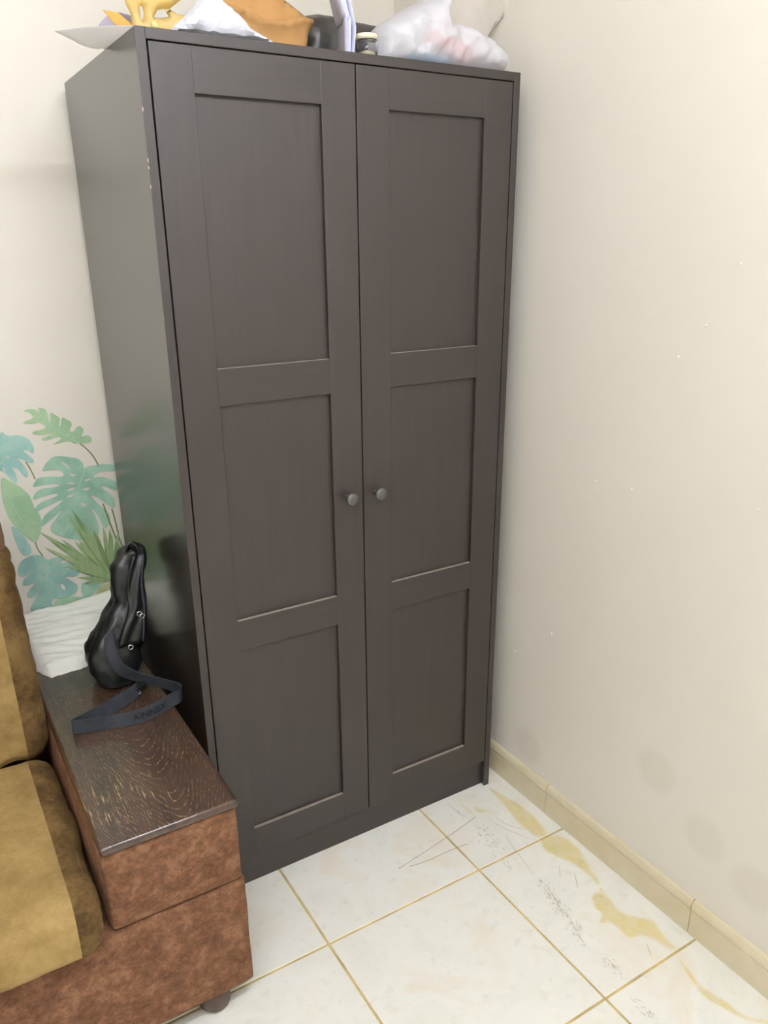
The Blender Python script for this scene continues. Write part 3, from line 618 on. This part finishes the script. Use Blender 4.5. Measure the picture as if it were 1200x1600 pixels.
# ---------------------------------------------------------------- armchair (its right arm and seat are in view)
AX0, AX1, AF, AB, AT = -.318, -.049, -.33, .62, .560     # right arm: x range, front, back, top of wood
def build_armchair():
    s = empty('armchair', (-.6, 0, 0))
    tag(s, 'brown velvet armchair with striped plush cushions and dark wooden arm tops', 'armchair')
    off = Vector((.6, 0, 0))
    def add(name, bm, mat, c=(0, 0, 0), parent=None, smooth=True):
        o = obj(name, bm, mat, parent or s, smooth, Vector(c)+(off if parent is None else Vector()))
        return o
    LX = -1.252       # far end of the left arm, out of the frame
    cx = (LX+AX1)/2
    # base across the whole front, two arm blocks on it
    b = soft_box((AX1-LX+.006, AB-AF, .285), .014, (0, .004, 0), 24, .0007, 10, 3)
    add('base', b, M['velvet'], (cx+.003, (AB+AF)/2, .2135))
    for a0, a1, k in ((AX0, AX1, 1), (LX, LX+.269, 2)):
        b = soft_box((a1-a0, AB-AF-.002, .188), .012, (.001, .004, .003), 20, .0006, 12, k)
        add('arm_block', b, M['velvet'], ((a0+a1)/2, (AB+AF)/2+.002, .449))
        bm = box(a0+.001, a1+.001, AF-.004, AB-.01, .5405, AT, .0075, 6)
        o = add('arm_top', bm, M['oak'], (0, 0, 0), None, False)
        for p in o.data.polygons: p.use_smooth = max(abs(c) for c in p.normal) < .995
    # back frame
    b = soft_box((.664, .27, .50), .03, (0, 0, 0), 14, .002, 8, 7)
    add('back_frame', b, M['velvet'], (-.6505, .485, .62))
    # feet
    for x in (AX1-.075, LX+.09):
        for y in (AF+.052, AB-.07):
            add('foot', lathe([(.024, 0), (.034, .012), (.036, .04), (.034, .074)], 20), M['foot'], (x, y, 0))
    # striped cushions: assign the stripe material by position across the cushion
    def stripes(o, xr, bands, yz=None):
        for p in o.data.polygons:
            d = xr-p.center.x
            i = 0; acc = 0
            for wd, m in bands:
                acc += wd
                if d < acc: i = m; break
            p.material_index = i
    bands = [(.052, 1), (.128, 0), (.045, 2), (.10, 0), (.045, 2), (.128, 0), (.5, 1)]
    # seat cushion
    W = .618; xr = -.333
    bm = soft_box((W, .535, .128), .035, (.006, .008, .012), 40, .004, 9, 11)
    c = add('seat_cushion', bm, [M['tan'], M['olive'], M['taupe']], (xr-W/2, -.105, .421))
    stripes(c, W/2, bands)
    # corded seam on the cushion's right top edge
    xs = W/2-.022; pts = []
    for k in range(17):
        y = -.24+.48*k/16
        near = [v.co for v in c.data.vertices if abs(v.co.x-xs) < .022 and abs(v.co.y-y) < .03]
        tot = sum(1/((q.x-xs)**2+(q.y-y)**2+1e-5) for q in near if q.z > 0)
        pts.append((xs, y, sum(q.z/((q.x-xs)**2+(q.y-y)**2+1e-5) for q in near if q.z > 0)/tot+.0006))
    tube(pts, .0022, M['taupe'], 'piping', c, 6)
    # back cushion, leaning
    bm = soft_box((W+.006, .17, .485), .05, (.004, .020, .012), 36, .006, 8, 21)
    for v in bm.verts:
        z = v.co.z+.24
        v.co.y += z*.16
    k = add('back_cushion', bm, [M['tan'], M['olive'], M['taupe']], (xr+.009-W/2, .222, .712))
    stripes(k, W/2+.003, [(.056, 1)]+bands[1:])
    # rolled head pillow on top of the back cushion, partly over its front
    bm = soft_box((W-.004, .19, .20), .08, (.006, .01, .006), 26, .008, 9, 31)
    add('head_roll', bm, [M['taupe']], (xr+.004-W/2, .335, .985))
    # puckered folds where cover and roll meet
    for j, (z, am) in enumerate(((.905, .006), (.880, .005))):
        pts = [(xr-.008-.09*i/14, .252-.01*j+.004*math.sin(i*1.1+j), z+am*math.sin(i*.6+j*2)) for i in range(15)]
        tube([Vector(p)+off for p in pts], [.0035+.0035*math.sin(math.pi*i/14) for i in range(15)], M['olive'], 'cover_fold', s, 8)
build_armchair()

# ---------------------------------------------------------------- leaf decal on the back wall
def build_decal():
    d = empty('leaf_decal', (-.1, WALL_B, .9))
    tag(d, 'green tropical leaf wall decal beside the wardrobe', 'wall decal')
    o0 = Vector((.1, -WALL_B, -.9))
    lay = [0]
    def leaf_obj(name, poly, holes, mat, smooth=1):
        lay[0] += 1; y = WALL_B-.0004-.00022*lay[0]
        P = [tuple(p) for p in resample(poly, .02, True, smooth)]
        V, F = fill(P, holes)
        o = obj(name, ([Vector((p[0], y, p[1]))+o0 for p in V], [list(f) for f in F]), mat, d)
        for p in o.data.polygons:
            if p.normal.y > 0: p.flip()
        return o, y
    def band(name, pts, w0, w1, mat, parent, y):
        pp = spline([(p[0], y, p[1]) for p in pts], 6)
        vs3, fs = [], []
        n = len(pp)
        for i, p in enumerate(pp):
            t = (pp[min(i+1, n-1)]-pp[max(i-1, 0)]).normalized(); a = Vector((t.z, 0, -t.x)); w = (w0+(w1-w0)*i/(n-1))/2
            vs3 += [p+a*w+o0, p-a*w+o0]
        for i in range(n-1): fs.append([2*i, 2*i+1, 2*i+3, 2*i+2])
        o = obj(name, (vs3, fs), mat, parent)
        for p in o.data.polygons:
            if p.normal.y > 0: p.flip()
        return o
    for st in STEMS[:3]:
        lay[0] += 1; band('stem', st, .0035, .0035, M['stem'], d, WALL_B-.0004-.00022*lay[0])
    order = [('split_leaf', 'leaf_green'), ('low_leaf', 'leaf_teal'), ('teal_leaf', 'leaf_teal'), ('banana_leaf', 'leaf_green'), ('monstera', 'leaf_mid'),
             ('blue_monstera', 'leaf_blue'), ('pale_leaf', 'leaf_pale'), ('under_leaf', 'leaf_mid'), ('olive_leaf', 'leaf_olive')]
    for key, m in order:
        o, y = leaf_obj('leaf', LEAF[key], HOLES.get(key, ()), M[m])
        if key in RIBS: band('midrib', RIBS[key], .0042, .0016, M['rib'], o, y-.0001)
    for st in STEMS[3:]:
        lay[0] += 1; band('stem', st, .004, .004, M['stem'], d, WALL_B-.0004-.00022*lay[0])
    # fan palm: every blade a long lens from the hub
    hub = Vector(FAN_CENTRE)
    tips = sorted((Vector(p) for p in FAN), key=lambda p: math.atan2(p.y-hub.y, -(p.x-hub.x)))
    tips = [t for a, b in zip(tips, tips[1:]+tips[-1:]) for t in (a, hub+((a+b)/2-hub)*.86)]
    for i, e in enumerate(tips):
        e = Vector(e); t = e-hub; L = t.length; t /= L; a = Vector((-t.y, t.x)); w = .0034+.014*min(L, .16)
        bend = a*(.01*math.sin(i*2.1))
        pl = []
        for k in range(9):
            f = k/8; pl.append((hub+t*L*f+bend*f*f, w*math.sin(math.pi*min(1, f*.85+.06))**.8*(1 if f < .99 else 0)))
        poly = [tuple(p+a*ww/1) for p, ww in pl]+[tuple(p-a*ww/1) for p, ww in reversed(pl[:-1])]
        y = WALL_B-.0032-.00005*((i*7) % len(tips))
        V, F = fill(poly)
        o = obj('palm_blade', ([Vector((p[0], y, p[1]))+o0 for p in V], [list(f) for f in F]), M['fan_a' if i % 3 else 'fan_b'], d)
        for p in o.data.polygons:
            if p.normal.y > 0: p.flip()
build_decal()

# ---------------------------------------------------------------- cloth, bag and strap on the arm
def build_cloth():
    x0, x1, n, m = -.316, -.03, 64, 60
    def front(x):
        # ragged front hem: a corner hangs forward at the left
        c = [(-.316, .425), (-.300, .415), (-.292, .39), (-.277, .362), (-.262, .364), (-.23, .367), (-.19, .370), (-.15, .40), (-.10, .43), (-.03, .45)]
        for (a, fa), (b, fb) in zip(c, c[1:]):
            if x <= b: return fa+(fb-fa)*max(0, (x-a))/(b-a)
        return c[-1][1]
    vs3, fs = [], []
    for j in range(m+1):
        for i in range(n+1):
            x = x0+(x1-x0)*i/n; t = j/m
            yf = front(x)+.003*noise.noise(Vector((x*90, 0, 3)))
            y = yf+(WALL_B-.006-yf)*t
            rise = (.004+.064*t**.85)*min(1, .35+(x-x0)/.03)
            rise += .014*max(0, min(1, (x+.16)/.1))*t
            w = noise.fractal(Vector((x*11+3, y*46, 1.3)), .8, 2.0, 4)*.005+(.5-abs(noise.noise(Vector((x*7, y*44+x*9, 7)))))*.010
            z = AT+.0012+max(.0015, (rise+w)*min(1, .12+t*7)) if t > 0 else AT+.0012
            if i < 0: z = AT+.0012
            vs3.append((x, y, z))
    for j in range(m):
        for i in range(n):
            a = j*(n+1)+i; fs.append([a, a+1, a+n+2, a+n+1])
    # underside
    base = len(vs3)
    ring = [i for i in range(n+1)]+[(j)*(n+1)+n for j in range(1, m+1)]+[m*(n+1)+i for i in range(n-1, -1, -1)]+[j*(n+1) for j in range(m-1, 0, -1)]
    for r in ring: vs3.append((vs3[r][0], vs3[r][1], AT+.0006))
    k = len(ring)
    for i in range(k): fs.append([ring[i], base+i, base+(i+1) % k, ring[(i+1) % k]])
    fs.append([base+i for i in range(k)])
    bm = bmesh.new(); bv = [bm.verts.new(v) for v in vs3]
    for f in fs: bm.faces.new([bv[i] for i in f])
    o = obj('crumpled_cloth', bm, M['cloth'], None, True)
    tag(o, 'crumpled cream cloth lying at the back of the wooden arm top', 'cloth')
build_cloth()

def build_bag():
    t = empty('sling_bag', (-.12, .28, AT))
    tag(t, 'black soft leather sling bag leaning on the wardrobe side', 'bag')
    o0 = Vector((.12, -.28, -AT))
    rows = list(BAG)
    rows = [(a, b, z) for a, b, z in rows if z > AT+.004]
    rows = [(-.066, -.034, .899), (-.080, -.025, .892)]+rows+[(-.188, -.080, AT+.012), (-.176, -.092, AT+.0025)]
    # interpolate rows to a finer loft
    R = [tuple(p) for p in spline(rows, 5)]
    n = 44; rings = []
    bm = bmesh.new()
    for j, (a, b, z) in enumerate(R):
        f = j/(len(R)-1)
        cxx, hw = (a+b)/2, max(.004, (b-a)/2)
        dep = .012+.052*min(1, f*1.4)**1.2
        if f > .93: dep *= 1-(f-.93)*3
        cyy = .305-.035*f
        ring = []
        for k in range(n):
            q = 2*math.pi*k/n; c, s = math.cos(q), math.sin(q)
            x = cxx+hw*math.copysign(abs(c)**.85, c); y = cyy+dep*math.copysign(abs(s)**.75, s)
            p = Vector((x, y, z))
            nr = Vector((c, s, 0))
            p += nr*(noise.fractal(Vector((x*16, y*16, z*9)), .8, 2, 3)*.010*min(1, 4*(1-f)+.1) - .007*max(0, .35-abs(noise.noise(Vector((x*22+z*9, y*16, z*7+4)))))/.35)
            p.x = min(p.x, -.004)
            ring.append(bm.verts.new(p+o0))
        rings.append(ring)
    for A, B in zip(rings, rings[1:]):
        for k in range(n): bm.faces.new((A[k], A[(k+1) % n], B[(k+1) % n], B[k]))
    bm.faces.new(rings[0]); bm.faces.new(rings[-1][::-1])
    body = obj('body', bm, M['leather'], t, True)
    # front flap with its turned edge, hanging over the right half of the front
    def surf(u, z):
        # point on the bag's front at lateral fraction u (0 left, 1 right) and height z
        for (a, b, za), (a2, b2, zb) in zip(R, R[1:]):
            if za >= z >= zb:
                k = (za-z)/max(1e-6, za-zb); A, B = a+(a2-a)*k, b+(b2-b)*k; break
        else: A, B = R[-1][0], R[-1][1]
        f = next((i for i, r in enumerate(R) if r[2] <= z), len(R)-1)/(len(R)-1)
        dep = .012+.052*min(1, f*1.4)**1.2; cyy = .305-.035*f
        c = u*2-1
        return Vector((A+(B-A)*u, cyy-dep*(max(0, 1-abs(c)**2.35))**.43-.004, z))
    vs3, fs = [], []; nu, nv = 10, 22
    for j in range(nv+1):
        z = .885-.215*j/nv
        for i in range(nu+1):
            u = .42+.5*i/nu-.06*math.sin(math.pi*j/nv)
            p = surf(u, z); p.y -= .006+.004*math.sin(i*.9+j*.35)+.006*(i/nu)*math.sin(math.pi*j/nv)
            p.x = min(p.x, -.006)
            vs3.append(p+o0)
    for j in range(nv):
        for i in range(nu):
            a = j*(nu+1)+i; fs.append([a, a+1, a+nu+2, a+nu+1])
    fo = obj('front_flap', (vs3, fs), M['leather'], t, True)
    so = fo.modifiers.new('thickness', 'SOLIDIFY'); so.thickness = .004; so.offset = 1
    # zip along the flap edge
    pts = [surf(.80-.05*math.sin(k*.3), .882-.21*k/14)+Vector((0, -.016, 0))+o0 for k in range(15)]
    for p in pts: p.x = min(p.x, .12-.006)
    tube(pts, .0028, M['webbing'], 'zip', t, 6)
    for u, z in ((.63, .745), (.72, .738), (.60, .672)):
        p = surf(u, z)+Vector((0, -.019, 0))+o0
        q = [p+Vector((.006*math.cos(a), -.001, .006*math.sin(a))) for a in [k*math.pi/5 for k in range(10)]]
        tube(q, .0013, M['steel'], 'ring', t, 6, True)
    # carry loop standing on top
    q = [Vector((-.066, .29, .888)), Vector((-.061, .28, .906)), Vector((-.053, .27, .913)), Vector((-.046, .262, .906)), Vector((-.042, .26, .886))]
    strip([p+o0 for p in spline(q, 5)], .02, Vector((.3, 1, 0)), M['leather'], 'carry_loop', t, .003)
    # shoulder strap: down from the bag front, along the wood on edge, folded and back to a buckle
    z = AT+.019
    path = [(-.148, .222, .712), (-.150, .205, .672), (-.138, .190, .630), (-.105, .178, .602), (-.066, .150, .590), (-.030, .108, .583), (-.024, .088, z), (-.036, .072, z),
            (-.060, .064, z), (-.102, .044, z), (-.151, .039, z), (-.205, .051, z), (-.262, .066, z), (-.276, .071, z), (-.279, .076, z), (-.272, .081, z), (-.235, .094, z), (-.190, .112, z), (-.152, .130, z), (-.112, .156, z)]
    ac = [(.62, -.25, .75), (.62, -.3, .7), (.55, -.35, .75), (.4, -.5, .75), (.25, -.5, .8), (.1, -.3, .9), (.05, -.05, 1), (0, .05, 1),
          (0, .12, 1), (0, .15, 1), (0, .15, 1), (0, .1, 1), (0, .0, 1), (0, 0, 1), (0, 0, 1), (0, 0, 1), (0, .1, 1), (.1, .35, 1), (.1, .5, .9), (.1, .5, .8)]
    pp = spline([Vector(p)+o0 for p in path], 6); aa = spline(ac, 6)
    strip(pp, .034, [Vector(a) for a in aa], M['webbing'], 'strap', t, .0022, False)
    bm = box(-.017, .017, -.006, .006, -.012, .012, .0025, 2)
    o = obj('buckle', bm, M['leather'], t, False, Vector((-.104, .166, AT+.016))+o0); o.rotation_euler = (.5, 0, .5)
    tube([Vector((-.108, .158, AT+.004))+o0+Vector((.008*math.cos(a), .004*math.sin(a), .003)) for a in [k*math.pi/6 for k in range(12)]], .0013, M['steel'], 'ring', t, 6, True)
    # lettering woven into the strap
    cu = bpy.data.curves.new('lettering', 'FONT'); cu.body = 'AINNEX'; cu.size = .021; cu.extrude = .0002; cu.space_character = 1.0
    tmp = bpy.data.objects.new('lettering', cu); COL.objects.link(tmp)
    dg = bpy.context.evaluated_depsgraph_get(); me = bpy.data.meshes.new_from_object(tmp.evaluated_get(dg))
    bpy.data.objects.remove(tmp)
    # bend the word along the strap
    wd = max(v.co.x for v in me.vertices); seg = [p for p in pp if p.z < .03]
    A, B = Vector((-.155, .0385, 0)), Vector((-.072, .0585, 0))
    for v in me.vertices:
        f = v.co.x/wd; x = A.x+(B.x-A.x)*f
        seg2 = sorted((p for p in pp[7*6:12*6]), key=lambda p: abs(p.x-.12-x))[:2]
        wa, wb = abs(seg2[1].x-.12-x), abs(seg2[0].x-.12-x); near = (seg2[0]*wa+seg2[1]*wb)/max(1e-9, wa+wb)
        h = v.co.y-.0075
        v.co = Vector((x+.12, near.y-.0020+.15*h, near.z+h))
    me.materials.clear(); me.materials.append(M['ink'])
    o = bpy.data.objects.new('lettering', me); COL.objects.link(o); o.parent = t
build_bag()

# ---------------------------------------------------------------- things on top of the wardrobe
ZT = WH
def build_top():
    def low(poly):
        zm = min(p[1] for p in poly)
        return [(x, ZT+.0012 if z < zm+.022 else z) for x, z in poly]
    def carrier_crease(p):
        return .012*(.5-abs(noise.noise(Vector((p[0]*14+p[1]*9, p[1]*5, 3)))))
    o = pillow('carrier_bag', low(TOP['carrier']), .078, .055, M['bag_white'], None, (), .008, .013, 20, 1, .035, carrier_crease)
    tag(o, 'white plastic carrier bag with pink contents on the wardrobe, far right', 'bag')
    o = obj('packet', soft_box((.13, .034, .030), .014, (0, 0, .003), 12, .002, 30, 2), M['pink'], None, True, (.712, .058, ZT+.046)); o.rotation_euler = (0, .22, 0)
    tag(o, 'pink packet showing through the white carrier bag', 'packet')
    o = obj('packet', soft_box((.11, .030, .018), .008, (0, 0, .001), 12, .0008, 30, 5), M['blue'], None, True, (.662, .060, ZT+.0160))
    tag(o, 'pale blue packet at the bottom of the white carrier bag', 'packet')
    o = pillow('plastic_sheet', low(TOP['sheet']), .155, .008, M['bag_sheer'], None, (), .012, .006, 14, 9, .05)
    tag(o, 'sheer cream plastic sheet sticking up behind the white carrier bag', 'plastic sheet')
    def kc(p):
        ln = 2.022+.008*math.sin(p[0]*34); u = (p[1]-ln)/.007
        return .016*math.exp(-abs(u)*.7)-.026*max(0, min(1, u))
    o = pillow('paper_bag', low(TOP['kraft']), .160, .026, M['kraft'], None, (), .008, .002, 9, 4, .02, kc)
    tag(o, 'crumpled brown kraft paper bag lying on the wardrobe', 'paper bag')
    o = pillow('handbag', low(TOP['dark']), .245, .05, M['dark_bag'], None, (), .010, .004, 12, 6, .05)
    tag(o, 'dark grey leatherette handbag on the wardrobe behind the upright papers', 'handbag')
    q = [Vector((.482+.02*math.cos(a), .188, ZT+.012+.010*math.sin(a))) for a in [math.pi*k/8 for k in range(9)]]
    tube(q, .002, M['steel'], 'buckle_ring', o, 6)
    wc = lambda p: .010*max(0, 1-abs((p[0]-(.118+.2*(p[1]-1.98)))/.012))+.006*max(0, 1-abs((p[0]-.19-(2.0-p[1])*.9)/.01))
    o = pillow('paper_wrap', low(TOP['white']), .030, .024, M['paper'], None, (), .008, .004, 16, 8, .03, wc, smooth=False)
    tag(o, 'folded white paper wrapping heaped at the front wardrobe edge', 'paper')
    o = pillow('yellow_bag', low(TOP['yellow']), .095, .012, M['bag_yellow'], None, TOP['yellow_holes'], .008, .004, 20, 3, .02)
    tag(o, 'yellow plastic bag with handle openings at the left of the wardrobe top', 'bag')
    bm = bmesh.new(); bmesh.ops.create_icosphere(bm, subdivisions=2, radius=.007)
    for v in bm.verts: v.co *= 1+.25*noise.noise(v.co*200)
    o = obj('tied_knot', bm, M['lime'], None, True, (.042, .018, ZT+.007))
    tag(o, 'small yellow-green knot in front of the yellow bag', 'knot')
    # white sheet lying flat and sticking out past the left side
    P = [(-.106, .135), (-.085, .10), (-.065, .067), (-.019, .022), (.01, .006), (.16, .06), (.15, .30), (.02, .26), (-.006, .205), (-.014, .208), (-.054, .193)]
    V, F = fill([tuple(p) for p in resample(P, .012)], (), .012)
    def sz(x, y): return ZT+.0010+max(0, -x)**1.5*.10-(.004*math.sin(min(1, max(0, -x)/.06)*math.pi)*max(0, (y-.12)/.08))
    o = obj('paper_sheet', ([(p[0], p[1], sz(p[0], p[1])) for p in V], [list(f) for f in F]), M['paper_thin'], None, True)
    m = o.modifiers.new('thickness', 'SOLIDIFY'); m.thickness = .0006; m.offset = 1
    tag(o, 'white paper sheet jutting out over the left side of the wardrobe', 'paper')
    # orange flap and grey-violet card behind it
    def card(name, poly, y, lean, mat, th):
        V, F = fill([tuple(p) for p in resample(poly, .01)], (), .01)
        o = obj(name, ([(p[0], y+(p[1]-ZT)*lean, p[1]) for p in V], [list(f) for f in F]), mat, None)
        m = o.modifiers.new('thickness', 'SOLIDIFY'); m.thickness = th; m.offset = 1
        return o
    P = list(TOP['envelope']); P[3] = (.06, ZT+.002); P[4] = (.012, ZT+.002)
    o = card('envelope', P, .100, .05, M['orange'], .0015)
    tag(o, 'orange paper envelope corner poking up at the left end', 'envelope')
    P = list(TOP['violet']); P[3] = (.075, ZT+.002); P[4] = (.02, ZT+.002)
    P = [P[0], P[1], P[2], P[3], P[4], P[5], P[6]]
    o = card('card_folder', P, .172, .05, M['violet'], .003)
    tag(o, 'grey violet card folder behind the orange envelope', 'folder')
    # upright folded papers
    t = empty('folded_papers', (.465, .05, ZT)); o0 = Vector((-.465, -.05, -ZT))
    tag(t, 'bent sheaf of white papers standing upright beside the jar', 'papers')
    for k, (P, mat) in enumerate(zip(TOP['paper']+[[((a[0]+b[0])/2, max(a[1], b[1])) for a, b in zip(*TOP['paper'])]], ('paper_lilac', 'paper', 'paper_lilac'))):
        L = sorted(P, key=lambda p: p[1]); L[0] = (L[0][0], ZT+.001)
        L = [Vector((p[0], 0, p[1])) for p in L]; top = L[-1]; L.append(Vector((top.x-.03, 0, top.z+.10)))
        pp = spline(L, 5)
        path = [Vector((p.x, .068+.010*k, p.z))+o0 for p in pp]
        strip(path, .095, Vector((.42-.1*k, 1, 0)), M[mat], 'sheet', t, .0012)
    # small clear jar
    t = empty('jar', (.505, .062, ZT)); tag(t, 'small clear jar with cream rim on the wardrobe beside the carrier bag', 'jar')
    obj('glass_body', lathe([(.0005, .001), (.021, .001), (.0225, .004), (.0225, .034), (.020, .038), (.018, .038), (.0205, .033), (.0205, .005), (.0005, .004)], 32, cap=False), M['glass'], t, True)
    obj('rim', lathe([(.0205, .0382), (.0225, .0382), (.0225, .047), (.0215, .0482), (.001, .0482)], 32), M['lid'], t, True)
    obj('contents', lathe([(.001, .0052), (.019, .0052), (.017, .012), (.006, .016), (.001, .017)], 20), M['lid'], t, True)
build_top()

# ---------------------------------------------------------------- marks and straws on the floor
def flat(name, poly, z, mat, smooth=1, fade=.007):
    P = [tuple(p) for p in resample(poly, .008, True, smooth)]
    V, F = fill(P, (), .006)
    o = obj(name, ([(p[0], p[1], z) for p in V], [list(f) for f in F]), mat)
    for p in o.data.polygons:
        if p.normal.z < 0: p.flip()
    at = o.data.attributes.new('cover', 'FLOAT', 'POINT')
    for i, p in enumerate(V):
        d = edge_dist(p, [P])
        at.data[i].value = min(1, max(0, d/fade*(1+.9*noise.noise(Vector((p[0]*60, p[1]*30, 2))))))
    return o
def build_floor_marks():
    names = ['dried yellow varnish smear running from the wardrobe corner', 'widest dried yellow varnish smear along the skirting', 'curved thin yellow varnish smear in the lower right corner',
             'short yellow varnish streak near the wardrobe plinth', 'thin branching yellow varnish streak close to the wardrobe corner']
    for i, p in enumerate(STAIN):
        tag(flat('varnish_stain', p, .0004+.00006*i, M['stain']), names[i], 'stain', 'varnish stains on the floor tiles')
    # dark scuffs: many tiny dashes nobody could count
    rnd = random.Random(8); vs3, fs = [], []
    spec = [(60, .020), (150, .017), (30, .014), (22, .008), (14, .010), (9, .010)]
    for (a, b), (cnt, sp) in zip(FLECKS, spec):
        a, b = Vector(a), Vector(b); t = (b-a).normalized(); nn = Vector((-t.y, t.x))
        for _ in range(cnt):
            f = min(1, max(0, rnd.choice((.15, .3, .32, .5, .62, .8))+rnd.gauss(0, .13))); c = a.lerp(b, f)+nn*rnd.gauss(0, sp*.55)
            L = rnd.choice((.0012, .002, .003, .004, .006, .009)); w = rnd.uniform(.0003, .0008)
            d = (t+nn*rnd.gauss(0, .12)).normalized(); e = Vector((-d.y, d.x))
            s = len(vs3)
            for q in (c-d*L-e*w*.5, c-d*L*.2-e*w, c+d*L+e*w*.3, c+d*L*.1+e*w): vs3.append((q.x, q.y, .0010))
            fs.append([s, s+1, s+2, s+3])
    o = obj('scuff_marks', (vs3, fs), M['scuff']); tag(o, 'dark speckled scuff marks trailing over the tiles', 'scuff marks', None, 'stuff')
    vs3, fs = [], []
    for pts in SCRATCH:
        pp = spline([(p[0], p[1], .0008) for p in pts], 8); n = len(pp); s = len(vs3)
        for i, p in enumerate(pp):
            d = (pp[min(i+1, n-1)]-pp[max(i-1, 0)]).normalized(); e = Vector((-d.y, d.x, 0))*(.0010*math.sin(math.pi*(i+.3)/(n+.6)))
            vs3 += [p+e, p-e]
        for i in range(n-1): fs.append([s+2*i, s+2*i+1, s+2*i+3, s+2*i+2])
    o = obj('scratch_marks', (vs3, fs), M['scratch']); tag(o, 'faint grey scratches on the tiles near the yellow smears', 'scratches', None, 'stuff')
    for pts, lab in zip(TWIGS, ('longer thin brown straw lying across the tile joint', 'shorter thin brown straw lying below the longer one')):
        pp = spline([(p[0], p[1], .0013) for p in pts], 6)
        tag(tube(pp, [.0011]+[.0005]*(len(pp)-1), M['twig'], 'straw', None, 6), lab, 'straw', 'thin straws on the floor')
build_floor_marks()
